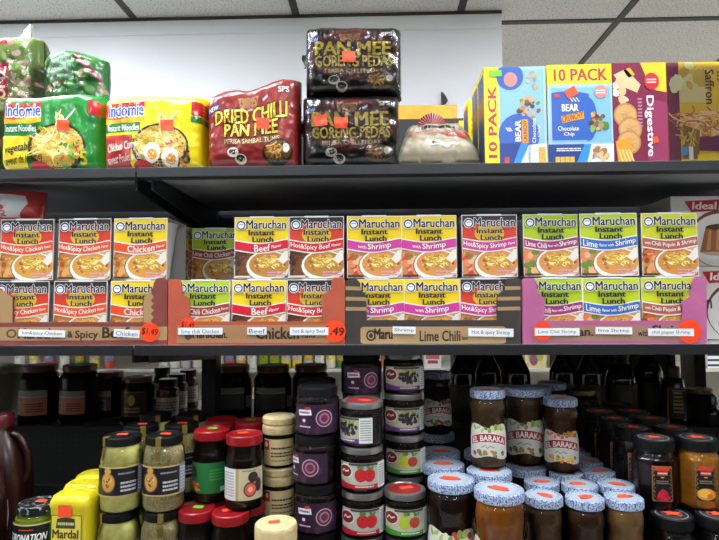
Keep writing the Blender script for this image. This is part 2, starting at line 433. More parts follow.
def cup_front(bg, hot, band, edge, words, food):
    p = Pr(BW, BH); fb, ing, soup = FOODS[food]
    p.rect(0, 0, 1, 1, '#f2f0ea'); p.L()
    p.rect(.012, .012, .988, .99, bg); p.L()
    if hot:
        p.rect(.012, .012, .988, .24, '#342a2c'); p.L()
        p.band(lambda u: .20-.09*math.sin(PI*u), lambda u: .5, '#d9442f', .012, .988); p.L()
        p.ell(.5, .30, .27, .15, '#ecc63a'); p.L()
    else:
        p.L()
    p.rect(.012, .5, .988, .99, fb); p.L()
    p.bits(.16, .76, .13, .2, ing, 16, .05, .11, seed=len(words)+3)
    p.bits(.9, .6, .08, .08, ['#d8c08a', '#efe2c2', ing[0]], 6, .04, .08, seed=5)
    p.ell(.63, .80, .425, .265, '#8d6a44'); p.L()
    p.ell(.635, .80, .41, .26, '#f3efe6'); p.L(); p.ell(.64, .775, .37, .205, soup); p.L()
    p.bits(.645, .78, .30, .15, ['#e9b455', '#c8662e', '#f0d48a', '#7f9a3c', '#b9502c', '#a8642a', '#d98a3c'], 44, .02, .05, seed=9)
    p.noodles(.62, .735, .2, .10, ['#f5df86', '#e8c458', '#d9a93c', '#c8922e', '#fbeeb0'], 62, .011, seed=4)
    p.poly([(.80, .70), (.93, .56), (1-.012, .54), (1-.012, .70), (.9, .77)], '#efe9dc'); p.L()
    p.lines(.62, .88, .96, .97, 2, '#e6a7b4', seed=3); p.L()
    p.rect(.012, .955, .3, .985, '#4a3a2c' if food != 'beef' else '#e8dccb'); p.L()
    w = lambda u: .388+.06*math.sin(PI*min(1, u*1.05))**1.2-.012*u
    p.band(lambda u: w(u)-.018, lambda u: w(u)+.158, '#f7f3ea', .012, .988); p.L()
    p.band(lambda u: w(u), lambda u: w(u)+.14, band, .012, .988); p.L()
    for (s, u0, u1, hh) in words:
        um = (u0+u1)/2
        vm = .455
        p.text(s, u0, vm-hh/2, u1, vm+hh/2, '#fffaf0', .012, out=edge, ow=.025, curve=lambda u: w(u)+.07-vm); p.L(2)
    p.ell(.125, .135, .092, .081, '#f6f6f4', n=28); p.L(); p.ell(.125, .135, .082, .072, '#22386b', n=28); p.L(); p.ell(.125, .138, .060, .051, '#f1f4f6', n=24); p.L()
    p.rect(.085, .120, .165, .128, '#22386b'); p.L()
    dk = '#131a33'
    p.text('Maruchan', .225, .055, .955, .195, dk, .022, out='#f5f5ee', ow=.035); p.L()
    p.text('Instant', .27, .215, .74, .30, dk, .035, out=('#f4e27a' if hot else None), ow=.02); p.L()
    p.text('Lunch', .34, .325, .72, .41, dk, .035, out=('#f4e27a' if hot else None), ow=.02)
    return p.mesh('printed_front', lambda x, z, d: (x, -BD/2-d, z), P_CARD, clip=True)
HOTC = dict(bg='#d9442f', hot=True)
FLV = {
 'hot chicken': cup_front('#d9442f', True, '#ea5226', '#8e1f10', [('Hot&Spicy Chicken', .03, .80, .10), ('Flavor', .83, .96, .045)], 'chicken'),
 'chicken': cup_front(YEL, False, '#e9501f', '#9c2a10', [('Chicken', .26, .77, .105), ('Flavor', .80, .96, .05)], 'chicken'),
 'lime chicken': cup_front(LIME, False, '#a84232', '#6e1d16', [('Lime Chili Chicken', .03, .82, .085), ('Flavor', .84, .97, .04)], 'chicken'),
 'beef': cup_front(YEL, False, '#d8203a', '#8c0f20', [('Beef', .37, .66, .11), ('Flavor', .69, .87, .05)], 'beef'),
 'hot beef': cup_front('#d9442f', True, '#d92c35', '#8c0f18', [('Hot&Spicy Beef', .03, .75, .10), ('Flavor', .78, .95, .045)], 'beef'),
 'shrimp': cup_front(YEL, False, '#cf3f9a', '#83195c', [('with', .20, .35, .05), ('Shrimp', .38, .80, .115)], 'shrimp'),
 'hot shrimp': cup_front('#d9442f', True, '#cf3f93', '#83195c', [('Hot&Spicy Shrimp', .03, .80, .10), ('Flavor', .83, .96, .045)], 'shrimp'),
 'lime chili shrimp': cup_front(LIME, False, '#a8357a', '#6a1648', [('Lime Chili', .04, .42, .085), ('flavor with', .44, .63, .04), ('Shrimp', .65, .96, .10)], 'shrimp'),
 'lime shrimp': cup_front('#c3d62a', False, '#2f6fc6', '#16366f', [('Lime', .05, .30, .10), ('flavor with', .33, .58, .045), ('Shrimp', .61, .96, .11)], 'shrimp'),
 'piquin': cup_front('#cfd62c', False, '#b8624f', '#74301f', [('with', .05, .15, .045), ('Chili Piquin & Shrimp', .17, .96, .085)], 'piquin')}
SIDEC = {'hot chicken': '#8e2f28', 'chicken': '#dcbf28', 'lime chicken': '#a9bd34', 'beef': '#dcbf28', 'hot beef': '#8e2f28', 'shrimp': '#dcbf28', 'hot shrimp': '#8e2f28',
         'lime chili shrimp': '#a9bd34', 'lime shrimp': '#a9bd34', 'piquin': '#bcc030'}
def sleeve_me(c):
    bm = bmesh.new(); t = .0006; h = BW/2; d = BD/2
    add_box(bm, -h, h, -d, -d+t, 0, BH); add_box(bm, -h, h, d-t, d, 0, BH)
    add_box(bm, -h, h, -d+t, d-t, BH-t, BH); add_box(bm, -h, h, -d+t, d-t, 0, t)
    return bm_mesh('sleeve', bm, M('sleeve_board', '#bdbcb6', .6, var=.05))
SLV = {k: sleeve_me(v) for k, v in SIDEC.items()}
def cup(kind, X, Yf, z, label, rz=0, tilt=0, group='noodle cups in cardboard trays'):
    t = thing('noodle_cup', label, 'noodle cup', (X, Yf+BD/2, z), (tilt, 0, rz), group)
    s = obj('sleeve', SLV[kind], t); obj('printed_front', FLV[kind], s)
    c = obj('cup', cup_me, t); obj('cup_rim', rim_me, t)
    return t
ZB = Z_MID+.0036; ZU = ZB+BH+.0022
YF = .893
kinds = ['hot chicken', 'hot chicken', 'chicken', 'lime chicken', 'beef', 'hot beef', 'shrimp', 'shrimp', 'hot shrimp', 'lime chili shrimp', 'lime shrimp', 'piquin']
names = ['hot and spicy chicken noodle cup at the far left', 'hot and spicy chicken noodle cup second from the left', 'yellow chicken noodle cup with orange band', 'lime chili chicken noodle cup',
         'yellow beef noodle cup with crimson band', 'hot and spicy beef noodle cup', 'yellow shrimp noodle cup with magenta band, left of its twin', 'yellow shrimp noodle cup with magenta band, right of its twin',
         'hot and spicy shrimp noodle cup', 'lime chili shrimp noodle cup with purple band', 'lime shrimp noodle cup with blue band', 'chili piquin and shrimp noodle cup']
upx = [25, 84, 139.5, None, 261, 316, 374, 429.5, 489.5, 551.5, 611.5, 670.5]
lopx = [22, 80.5, 137.5, 203, 259, 314.5, 377, 432, 488, 554.5, 612, 670]
rz = [.02, -.02, .0, 0, 0, .01, .015, -.01, .02, .04, -.05, .02]
for i, k in enumerate(kinds):
    cup(k, atY(lopx[i], 310, YF).x, YF, ZB, names[i]+', lower row in the tray', rz[i]*.3)
    if upx[i] is not None:
        cup(k, atY(upx[i], 247, YF).x, YF+.004+(.004 if i == 9 else 0), ZU, names[i]+', upper row', rz[i], -.02 if i in (9, 10) else 0)
# set-back cups behind the gap, and the ones whose white sides show
xl = atY(192, 250, 1.03).x+BW/2
cup('lime chicken', xl, 1.03, ZU, 'set-back lime chili chicken noodle cup standing behind the gap in the upper row')
cup('lime chicken', xl+.019, 1.03, ZB, 'lower lime chili chicken noodle cup hidden behind the front of the orange tray')
xc = atY(139.5, 247, YF).x
cup('chicken', xc-.008, 1.0, ZU, 'upper chicken noodle cup behind the front one, its white foam side showing', 1.52)
cup('chicken', xc-.008, 1.0, ZB, 'lower chicken noodle cup tucked behind the front one in the maroon tray', .0)
cup('chicken', xc-.008, 1.105, ZU, 'upper chicken noodle cup third from the front in the maroon tray', 1.6)
cup('chicken', xc-.008, 1.105, ZB, 'lower chicken noodle cup third from the front in the maroon tray', .0)
for i in (0, 1):
    x = atY(upx[i], 247, YF).x-.006
    cup('hot chicken', x, 1.0, ZU, ['upper hot and spicy chicken noodle cup under the red and white bag', 'upper hot and spicy chicken noodle cup behind the second column'][i])
    cup('hot chicken', x, 1.0, ZB, ['lower hot and spicy chicken noodle cup behind the leftmost column', 'lower hot and spicy chicken noodle cup behind the second column'][i])

# ---- trays
KRAFT = '#b08d62'
def tray(px0, px1, col, flap_l, flap_r, lip_top, label, art, flap_art=None):
    """px: outer edges on the lip; flaps are outlines in pixels of the photograph on the front plane"""
    Y = .8855
    x0, x1 = atY(px0, 333, Y).x, atY(px1, 333, Y).x
    xm = (x0+x1)/2; t = thing('cardboard_tray', label, 'cardboard tray', (xm, Y, Z_MID+.0006), group='cardboard trays of noodle cups')
    m = M('tray_card_'+col, col, .75, var=.1, vscale=25, bump=.15, bscale=120)
    def loc(px, py): v = atY(px, py, Y); return (v.x-xm, v.z-Z_MID)
    zl = loc(px0, lip_top)[1]; w = (x1-x0)/2
    out = [(-w, 0), (w, 0)]
    out += [loc(*q) for q in flap_r]             # from outer edge up and round to the lip
    out += [loc(*q) for q in reversed(flap_l)]
    f = obj('front_panel', prism_me('front_panel', out, 0, .003, m), t)
    zt = max(q[1] for q in out)
    for s in (-1, 1):
        obj('side_panel', box_me('side_panel', min(s*w, s*(w-.003)), max(s*w, s*(w-.003)), .003, .375, 0, zt*.96, m), t)
    obj('base_panel', box_me('base_panel', -w+.003, w-.003, .003, .372, 0, .002, m), t)
    obj('back_panel', box_me('back_panel', -w+.003, w-.003, .372, .375, 0, zl, m), t)
    # printed strip along the lip
    W, H = x1-x0, zl
    p = Pr(W, H)
    art(p); obj('printed_lip', p.mesh('printed_lip', flat, P_PAPER), f)
    if flap_art:
        for pts in flap_art():
            q = Pr(W, zt); q.poly([((loc(px, py)[0]+w)/W, 1-loc(px, py)[1]/zt) for px, py in pts], '#ab8a60')
            obj('flap_stripe', q.mesh('flap_stripe', flat, P_PAPER), f)
    return t, loc
def note(t, loc, px0, py0, px1, py1, s, tilt=0, name='paper_label'):
    a, b = loc(px0, py1), loc(px1, py0)
    p = Pr(b[0]-a[0], b[1]-a[1]); p.rect(0, 0, 1, 1, '#eef1f3'); p.L(); p.text(s, .08, .24, .92, .82, '#39424e', .0)
    obj(name, p.mesh(name, flat, P_PAPER, base=.0022), t, (a[0], 0, a[1]), (0, tilt, 0)).location = ((a[0]+b[0])/2, 0, a[1])
def dot(t, loc, px, py, r, s=None, lay=.0016):
    a = loc(px, py); rr = r*.8855/FPX
    p = Pr(2*rr, 2*rr); p.ell(.5, .5, .5, .5, '#ff4a1c', n=32); p.L()
    if s: p.text(s, .1, .3, .92, .68, '#4a1206', .02)
    obj('price_sticker', p.mesh('price_sticker', lambda x, z, d: (x, -d, z-rr), P_PAPER, base=lay), t, (a[0], 0, a[1]), (0, .12, 0))
def art1(p):
    p.rect(.0, .22, 1, .80, KRAFT); p.L()
    p.ell(.175, .5, .028, .19, '#4b4238', n=20); p.L(); p.ell(.175, .5, .018, .12, KRAFT, n=20); p.L()
    p.text('Maruchan', .21, .28, .46, .72, '#3a332c', .03); p.text('&', .475, .40, .50, .68, '#2d2620', .03); p.text('Spicy', .515, .38, .635, .80, '#2d2620', .02); p.text('Beef', .66, .24, .80, .70, '#2d2620', .03)
def fl1():
    yield [(-2, 323), (12.5, 323), (12.5, 298), (5, 292), (-2, 290)]
    yield [(143.5, 323), (152, 323)]+[(152+(2 if k % 2 else -1), 321-k*3.4) for k in range(9)]+[(146.5, 294), (143.5, 302)]
t, lc = tray(-21, 167.3, '#7d3a34', [(-21, 279), (-14, 278), (2, 291), (13, 297), (13, 322.5)], [(167.3, 282), (165, 279), (161, 278), (156.5, 279), (154, 283), (151.5, 293), (143, 300), (143, 322.5)], 322.5,
             'maroon and kraft cardboard tray of chicken noodle cups at the far left', art1, fl1)
note(t, lc, 19, 330, 66, 337.3, 'hot&spicy Chicken', .03); note(t, lc, 114, 329.8, 140, 337.6, 'Chicken', .06); dot(t, lc, 150, 332.5, 9.8, '$1.49')
def art2(p):
    p.rect(.05, .16, .95, .92, '#a97d58'); p.L()
    p.ell(.115, .6, .022, .2, '#54433a'); p.text('Maruchan.', .14, .38, .335, .72, '#2e2621', .03); p.text('Chicken', .50, .26, .74, .76, '#2d2620', .03); p.text('Flavor', .76, .50, .84, .72, '#2d2620', .02)
t, lc = tray(168.2, 345, '#b4533a', [(168.2, 281), (171, 279.5), (179, 279.5), (181.5, 283), (182, 294), (189.5, 299), (189.5, 321.8)], [(345, 281), (343, 278), (334, 278), (331.5, 282), (331, 290), (322.5, 296), (322, 321.8)], 321.8,
             'orange-brown cardboard tray of beef noodle cups, second from the left', art2)
dot(t, lc, 188, 325.5, 8, '$1.49', .0014); note(t, lc, 178.5, 328, 223, 335, 'lime chili Chicken'); note(t, lc, 247.5, 327.5, 267, 335, 'Beef'); dot(t, lc, 335, 331.5, 10.8, '1.49'); note(t, lc, 290, 327.6, 328.5, 335.5, 'hot & spicy Beef')
def art3(p):
    p.poly([(.085+.0, .34), (.10, .28), (.90, .28), (.915, .34), (.915, .92), (.90, .98), (.10, .98), (.085, .92)], '#b3946a'); p.L()
    p.ell(.145, .64, .028, .23, '#2c2722'); p.L(); p.ell(.145, .64, .019, .16, '#b3946a'); p.L(); p.ell(.145, .64, .011, .1, '#2c2722')
    p.text('Maru', .165, .36, .268, .78, '#2b2521', .04); p.text('Lime Chili', .425, .44, .655, .88, '#2b2521', .02); p.text('flavor', .665, .66, .70, .84, '#2b2521', .01)
def fl3():
    for y in (286.5, 297, 307):
        yield [(345.5, y+.2), (361 if y < 290 else 366.5, y+.6), (361 if y < 290 else 366.5, y+4.4), (345.5, y+4)]
        yield [(505 if y < 290 else 497.5, y+.3), (520.4, y), (520.4, y+3.6), (505 if y < 290 else 497.5, y+4)]
t, lc = tray(345.8, 520.8, '#3a332f', [(345.8, 282), (350, 279), (356, 279), (360, 283), (361, 290), (366.5, 297), (366.5, 320.5)], [(520.8, 280), (518, 278.5), (507, 279), (505, 283), (503.5, 291), (497, 297), (497, 320.5)], 320.5,
             'black cardboard tray with kraft stripes holding shrimp noodle cups', art3, fl3)
note(t, lc, 392.5, 326.8, 415.5, 334.2, 'Shrimp', .02); note(t, lc, 468, 328.6, 513, 337, 'Hot & spicy Shrimp', .02)
def art4(p):
    p.rect(.055, .22, .95, .88, '#a5806c'); p.L()
    p.text('Maruchan.', .09, .30, .385, .66, '#2e2621', .03); p.text('with', .63, .42, .69, .68, '#2e2621', .02); p.text('Shrimp.', .71, .22, .93, .70, '#2e2621', .03)
t, lc = tray(522.5, 706.5, '#b4608f', [(522.5, 279.5), (526, 278), (534, 278.5), (536.5, 282), (537, 292), (544.5, 299), (544.5, 321)], [(706.5, 279), (703.5, 277), (695, 277.5), (692.5, 283), (691, 296), (683, 302), (683, 321)], 321,
             'magenta cardboard tray of lime shrimp noodle cups at the right', art4)
dot(t, lc, 542.5, 331.5, 9.5, None); note(t, lc, 534.5, 328.3, 579, 336, 'Lime Chili Shrimp'); note(t, lc, 595, 327.3, 631.5, 334.6, 'lime Shrimp', .01); dot(t, lc, 689, 331.8, 11.5, None); note(t, lc, 647.5, 328.8, 693, 336.4, 'chili piquin Shrimp', .01)

# ---- dessert mix cartons at the right end
def carton(name, label, cat, x0, x1, y0, y1, z0, z1, art, edge='#eeeae0', side=None, group=None, sidew=None, rz=0):
    xm, W, H = (x0+x1)/2, x1-x0, z1-z0
    t = thing(name, label, cat, (xm, y0, z0), (0, 0, rz), group)
    c = obj('carton', box_me('carton', -W/2, W/2, 0, y1-y0, 0, H, M('carton_'+edge, edge, .5, var=.03), .0006), t)
    p = Pr(W, H); art(p); obj('printed_front', p.mesh('printed_front', flat, P_CARD, base=.0005, clip=True), c)
    if side:
        D = y1-y0; q = Pr(D, H); side(q)
        obj('printed_side', q.mesh('printed_side', lambda x, z, d: (-W/2-d, D/2-x, z), P_CARD, base=.0005, clip=True), c)
    return t
def art_flan(p):
    p.rect(0, 0, 1, 1, '#ece8de'); p.L()
    p.ell(.62, .62, .42, .42, '#7a4a32', n=30); p.L(); p.ell(.62, .64, .40, .39, '#efe9df', n=30); p.L()
    p.ell(.62, .82, .33, .09, '#f7f5f0'); p.L(); p.ell(.62, .80, .28, .06, '#c8b49c'); p.L()
    p.poly([(.42, .45), (.82, .45), (.90, .80), (.34, .80)], '#a8683e'); p.L(); p.ell(.62, .45, .2, .05, '#5b2d1c'); p.L()
    for k in range(4): p.poly([(.46+k*.1, .48), (.49+k*.1, .48), (.47+k*.115, .78), (.42+k*.115, .78)], '#d59a64')
    p.L(); p.poly([(.17, .07), (.60, .05), (.62, .10), (.58, .21), (.25, .23), (.21, .15)], '#c4202a'); p.L(); p.text('Ideal', .27, .085, .56, .19, '#fff6f0', .03, shear=.1)
    p.L(); p.poly([(.62, .1), (.8, .06), (.8, .26), (.66, .3)], '#e8372c'); p.L(); p.text('Flan', .05, .40, .27, .58, '#3a2a22', .02)
b0 = atY(671.5, 230, .985).x
carton('flan_mix_carton', 'upper white dessert mix carton with red oval logo and caramel flan picture', 'food carton', b0, b0+.14, .985, 1.10, Z_MID+.1285, Z_MID+.252, art_flan, '#e4e0d4', lambda q: q.rect(.06, .06, .94, .94, '#d8d2c4'), 'dessert mix cartons')
b0 = atY(689, 300, .975).x
carton('flan_mix_carton', 'lower white dessert mix carton with red oval logo beside the magenta tray', 'food carton', b0, b0+.14, .975, 1.09, Z_MID+.001, Z_MID+.1265, art_flan, '#e4e0d4', lambda q: q.rect(.06, .06, .94, .94, '#d8d2c4'), 'dessert mix cartons')

# ================================================================== soft packs
class Bag:
    """a filled pillow pack standing on its long edge, faces -y"""
    def __init__(s, W, H, T, pw=12, ph=9, seed=0, crump=.0018, top=None, taper=0, seal=.0):
        s.W, s.H, s.T, s.pw, s.ph, s.seed, s.cr, s.top, s.taper, s.seal = W, H, T, pw, ph, seed, crump, top, taper, seal
    def xz(s, x, z):
        a = z/s.H; x2 = x*(1-s.taper*a)
        z2 = z*(1+(s.top(x/s.W) if s.top else 0))
        return x2, z2
    def depth(s, x, z):
        u, v = min(1, abs(2*x/s.W)), min(1, abs(2*z/s.H-1))
        f = (max(0, 1-u**s.pw)*max(0, 1-v**s.ph))**.5
        n = noise.noise(Vector((x*45+s.seed*7.3, z*45, s.seed)))+.6*noise.noise(Vector((x*110, z*110+s.seed*3, 4+s.seed)))
        n2 = abs(noise.noise(Vector((x*30+z*22, z*20-x*12, s.seed*2.1))))
        return s.T/2*f + s.cr*(n-1.3*n2)*min(1, .25+f)
    def fn(s, x, z, d):
        x2, z2 = s.xz(x, z); return (x2, -s.depth(x, z)-d, z2)
    def mesh(s, name, m, nx=56, nz=44, off=0):
        vs, fs = [], []
        for side in (1, -1):
            for j in range(nz+1):
                for i in range(nx+1):
                    x, z = s.W*(i/nx-.5), s.H*j/nz
                    x2, z2 = s.xz(x, z); y = -(s.depth(x, z)+off) if side > 0 else s.depth(x, z)*.9+off
                    vs.append((x2, y, z2))
        n1 = (nx+1)*(nz+1)
        for j in range(nz):
            for i in range(nx):
                a = j*(nx+1)+i; fs.append((a, a+1, a+nx+2, a+nx+1)); fs.append((n1+a, n1+a+nx+1, n1+a+nx+2, n1+a+1))
        for i in range(nx):
            a = i; fs.append((a, n1+a, n1+a+1, a+1)); b = nz*(nx+1)+i; fs.append((b, b+1, n1+b+1, n1+b))
        for j in range(nz):
            a = j*(nx+1); fs.append((a, a+nx+1, n1+a+nx+1, n1+a)); b = a+nx; fs.append((b, n1+b, n1+b+nx+1, b+nx+1))
        return mesh_from(name, vs, fs, m, True)
def seal_me(name, x, H, w, m, seed):
    """crimped fin at one end"""
    vs, fs = [], []; n = 36; k = 5
    for j in range(n+1):
        z = H*(.03+.94*j/n)
        for i in range(k+1):
            vs.append((x+w*i/k, .0025*math.sin(j*2.2+i*.3)+.004*noise.noise(Vector((z*40, i, seed))), z+.002*math.sin(j)*i/k))
    for j in range(n):
        for i in range(k): a = j*(k+1)+i; fs.append((a, a+1, a+k+2, a+k+1))
    return mesh_from(name, vs, fs, m, True)
def pack(name, label, cat, px0, px1, pyb, pyt, Y, T, body, art, film=False, rot=(0, 0, 0), seals=0, group=None, z=None, rough=.3, stick=(), **kw):
    a, b = atY(px0, pyb, Y+T*.4), atY(px1, pyt, Y+T*.4)
    z0 = Z_TOP+.004 if z is None else z; W, H = b.x-a.x, b.z-z0
    bg = Bag(W, H, T, **kw)
    t = thing(name, label, cat, ((a.x+b.x)/2, Y+T/2, z0), rot, group)
    t['h'] = H-.002
    w = obj('wrapper', bg.mesh('wrapper', M('film_'+body, body, rough, coat=.3)), t)
    p = Pr(W, H); art(p); obj('printed_front', p.mesh('printed_front', bg.fn, P_FILM, maxl=.0045, base=.0007), w)
    if seals:
        for sx, ww in ((-W/2+.004, -seals), (W/2-.004, seals)): obj('end_seal', seal_me('end_seal', sx, H, ww, M('film_'+body), len(name)), w)
    if film: obj('clear_overwrap', bg.mesh('clear_overwrap', FILM, off=.0025), t)
    for (px, py, k, r) in stick:
        q = atY(px, py, Y); x, zz_ = q.x-(a.x+b.x)/2, q.z-a.z
        me = Pr(.021, .018); me.rect(0, 0, 1, 1, ORANGE if k == 'o' else GREEN_S)
        d0 = bg.depth(x, zz_)
        o = obj('price_sticker', me.mesh('price_sticker', lambda X, Z, d: (X*math.cos(r)-(Z-.009)*math.sin(r), bg.fn(x+X, zz_+Z-.009, d+(.005 if film else .0025))[1], (Z-.009)*math.cos(r)+X*math.sin(r)), P_PAPER, maxl=.004), w)
        o.location = (x, 0, zz_)
    return t
def bowl(p, cu, cv, ru, rv, seed, cols, veg):
    p.ell(cu, cv, ru, rv, '#2a2420', n=28); p.L(); p.ell(cu, cv-.01, ru*.92, rv*.88, '#d9b04a', n=28); p.L()
    p.noodles(cu-.03, cv-.04, ru*.8, rv*.7, cols, 70, .006, seed); p.bits(cu+.12, cv+.1, ru*.6, rv*.6, veg, 22, .012, .035, seed)
def indomie(main, panel, l1, l2, tc, egg):
    def art(p):
        p.rect(.0, .0, 1, 1, main); p.L()
        p.rect(.04, .13, .44, .38, '#c8202c'); p.L(); p.band(lambda u: .30+.05*math.sin(u*9), lambda u: .40+.02*math.sin(u*9), '#f0b21e', .04, .44); p.L()
        p.text('Indomie', .085, .15, .43, .31, '#2a54b4', .03, out='#f5f3ee', ow=.05); p.L()
        p.rect(.04, .40, .40, .52, '#187a3a' if egg else '#15703a'); p.L(); p.text('Instant Noodles', .08, .42, .39, .505, '#f6f6ee', .015); p.L()
        p.poly([(.04, .56), (.33, .56), (.30, .97), (.04, .97)], panel); p.L()
        bowl(p, .60, .72, .28, .30, 5 if egg else 8, ['#f3dd7a', '#e3bd42', '#fbeeae', '#caa030'], ['#d2472a', '#e98c4a', '#c98a3a'] if egg else ['#3f8f34', '#6cae40', '#c9512c', '#2f6b2a'])
        p.noodles(.63, .44, .055, .17, ['#f3dd7a', '#e3bd42', '#fbeeae'], 30, .005, 3)
        for k in range(4): p.stroke([(.68+k*.014, .40-k*.02), (.73+k*.014, .30-k*.022)], .004, '#dfe3e6')
        p.stroke([(.60, .38), (.70, .38), (.76, .25)], .005, '#cfd4d8'); p.L()
        if egg:
            for (x, y) in ((.52, .80), (.70, .86)): p.ell(x, y, .085, .13, '#f7f2e6'); p.L(); p.ell(x+.005, y+.02, .05, .07, '#f0a02c'); p.L()
        p.text(l1, .085, .66, .36, .80, tc, .02, shear=0, curve=lambda u: -.25*(u-.2)); p.L(); p.text(l2, .08, .82, .46, .95, tc, .01, curve=lambda u: -.2*(u-.2)); p.L()
        p.ell(.42, .99, .1, .10, '#c32a38', a0=PI, a1=2*PI); p.L()
        p.text('5', .83, .78, .89, .94, '#e7c61e' if not egg else '#3a2a1a', .03); p.L()
        p.rect(.90, .12, 1, .30, '#c8202c'); p.L(); p.rect(.90, .32, 1, .40, '#187a3a')
    return art
YP = .882
pack('noodle_multipack', 'bright green five-pack of instant noodles with vegetable picture, front of the top shelf', 'noodle pack', 9, 109, 168, 98, YP, .085, '#1e7f30', indomie('#1f8733', '#e9cf2a', 'vegetable', 'saveur de legumes', '#3a3216', False), seals=.008, group='instant noodle multipacks', seed=1, ph=10, stick=((64, 119, 'o', -.05),), top=lambda u: .02*math.sin(u*7))
pack('noodle_multipack', 'bright yellow five-pack of instant noodles with chicken curry and egg picture', 'noodle pack', 109, 208, 167, 99, YP, .085, '#f0d916', indomie('#f2dc12', '#b83a34', 'Chicken Curry', 'saveur Poulet au curry', '#f7efe4', True), seals=.008, group='instant noodle multipacks', seed=2, ph=10, stick=((167.5, 119, 'o', .03),), top=lambda u: .015*math.sin(u*9+2))
def art_wai(p, n=1):
    p.rect(0, 0, 1, 1, '#7f9a4c'); p.L()
    p.bits(.8, .5, .35, .5, ['#cfa9a0', '#b98a80', '#e2d3c4', '#8fa860'], 40, .03, .09, 4)
    p.rect(.2, .0, .62, .12, '#a7b860'); p.L(); p.rect(.25, .38, .60, .98, '#c0243c'); p.L()
    p.rect(.3, .06, .55, .14, '#c33'+'040'); p.L(); p.text('YUMZ', .32, .43, .55, .95, '#f5f0ea', .03, rot=90)
pack('noodle_pack', 'green noodle pack with red vertical logo in clear wrap, behind at far left', 'noodle pack', -12, 42, 103, 40, 1.01, .085, '#7b9450', art_wai, film=True, group='wrapped noodle packs at the back', seed=3, z=Z_TOP+.146, ph=8, crump=.003)
NPA = bpy.data.objects['noodle_pack']
pack('noodle_pack', 'lower green noodle pack in clear wrap beneath the one with the red logo', 'noodle pack', -8, 43, 166, 116, 1.01, .085, '#6f8a4a', art_wai, film=True, group='wrapped noodle packs at the back', seed=13, z=Z_TOP+.004, ph=8)
def art_grn(p):
    p.rect(0, 0, 1, 1, '#3d8a3e'); p.L()
    p.poly([(.05, .25), (.5, .1), (.62, .5), (.2, .55)], '#a9c8ae'); p.L()
    p.bits(.3, .75, .28, .22, ['#c89a86', '#b06a54', '#e0c8b0', '#5f8a3a'], 26, .03, .08, 6)
    p.poly([(.62, .02), (.98, .35), (.98, .52), (.55, .12)], '#8c4a48'); p.L()
    p.bits(.8, .65, .18, .3, ['#2f7432', '#64a457', '#b6a07c'], 18, .04, .1, 3)
pack('noodle_pack', 'green noodle pack in crinkled clear wrap leaning behind the green five-pack', 'noodle pack', 46, 107, 103, 53, 1.0, .08, '#43803f', art_grn, film=True, group='wrapped noodle packs at the back', seed=4, z=Z_TOP+.146, pw=3, crump=.004, top=lambda u: -.25*max(0, u)-.2*max(0, -u-.1))
pack('noodle_pack', 'lower green noodle pack in clear wrap hidden behind the green five-pack', 'noodle pack', 48, 106, 166, 113, .995, .085, '#43803f', art_grn, film=True, group='wrapped noodle packs at the back', seed=14, z=Z_TOP+.004)
def flap(t, px, py, Y, pts):
    c_ = atY(px, py, Y); vs = []
    for (x, y) in pts: q = atY(x, y, Y); vs.append((q.x-t.location.x, Y-t.location.y+.006*math.sin(x*1.3+y), q.z+ZC-t.location.z))
    me = mesh_from('clear_flap', vs, [(0, i, i+1) for i in range(1, len(vs)-1)], FILM); obj('clear_flap', me, t)
flap(NPA, 33, 40, 1.05, [(30, 52), (14, 44), (22, 30), (30, 24), (36, 27), (40, 38), (43, 56)])
flap(bpy.data.objects['noodle_pack.002'], 110, 88, 1.04, [(100, 84), (106, 74), (112, 84), (118, 90), (107, 95)])
def art_side(p):
    p.rect(0, 0, 1, 1, '#8a8f5a'); p.L(); p.bits(.5, .5, .5, .5, ['#c9a898', '#b07a6c', '#6f8a4a', '#d9cfb8'], 60, .03, .09, 8); p.rect(.62, .5, .92, .85, '#8c2430'); p.L()
pack('noodle_pack', 'brown-green noodle pack in clear wrap cut by the left edge, beside the green five-pack', 'noodle pack', -58, 6, 168, 97, .905, .08, '#8a8f5a', art_side, film=True, group='wrapped noodle packs at the back', seed=5)
def art_pan(main, dark, red, t1, t2, sub):
    def art(p):
        p.rect(0, 0, 1, 1, main); p.L()
        p.bits(.3, .5, .32, .4, [dark], 8, .06, .16, 3)
        p.ell(.5, .45, .46, .36, red); p.L()
        p.poly([(.36, .16), (.58, .16), (.56, .28), (.38, .28)], '#b98a5a'); p.L()   # plain wooden sign above the name
        p.text(t1, .12, .30 if len(t1) > 9 else .28, .88, .47, '#f0d040', .03, out='#2a1808', ow=.06); p.L(2)
        p.text(t2, .22 if len(t2) < 10 else .12, .48, .78 if len(t2) < 10 else .9, .63, '#f0d040' if True else '', .03, out='#2a1808', ow=.06); p.L(2)
        p.rect(.2, .655, .82, .73, '#7c4a2c'); p.L(); p.text(sub, .22, .665, .80, .72, '#e6cfa0', .01); p.L()
        p.ell(.78, .84, .16, .14, '#1d1512'); p.L(); p.ell(.78, .83, .14, .115, '#6a4a20'); p.L(); p.noodles(.76, .82, .11, .08, ['#d9b050', '#b8842c', '#8a4a20'], 24, .006, 3); p.ell(.87, .80, .035, .05, '#e9e4da'); p.L()
        for (x, y) in ((.31, .82), (.39, .90)): p.ell(x, y, .06, .06, '#d9cfc0'); p.L(); p.ell(x, y-.01, .045, .04, '#2a1a14'); p.L()
        p.poly([(.03, .25), (.16, .20), (.17, .26), (.04, .31)], '#3a3f9c'); p.L(); p.text('NEW', .05, .225, .15, .285, '#f0f0ff', .02); p.L()
        p.text('SPS', .79, .14, .90, .20, '#f2e9e4', .03); p.L(); p.poly([(.62, .22), (.67, .18), (.68, .21), (.63, .25)], '#d9d4f0')
    return art
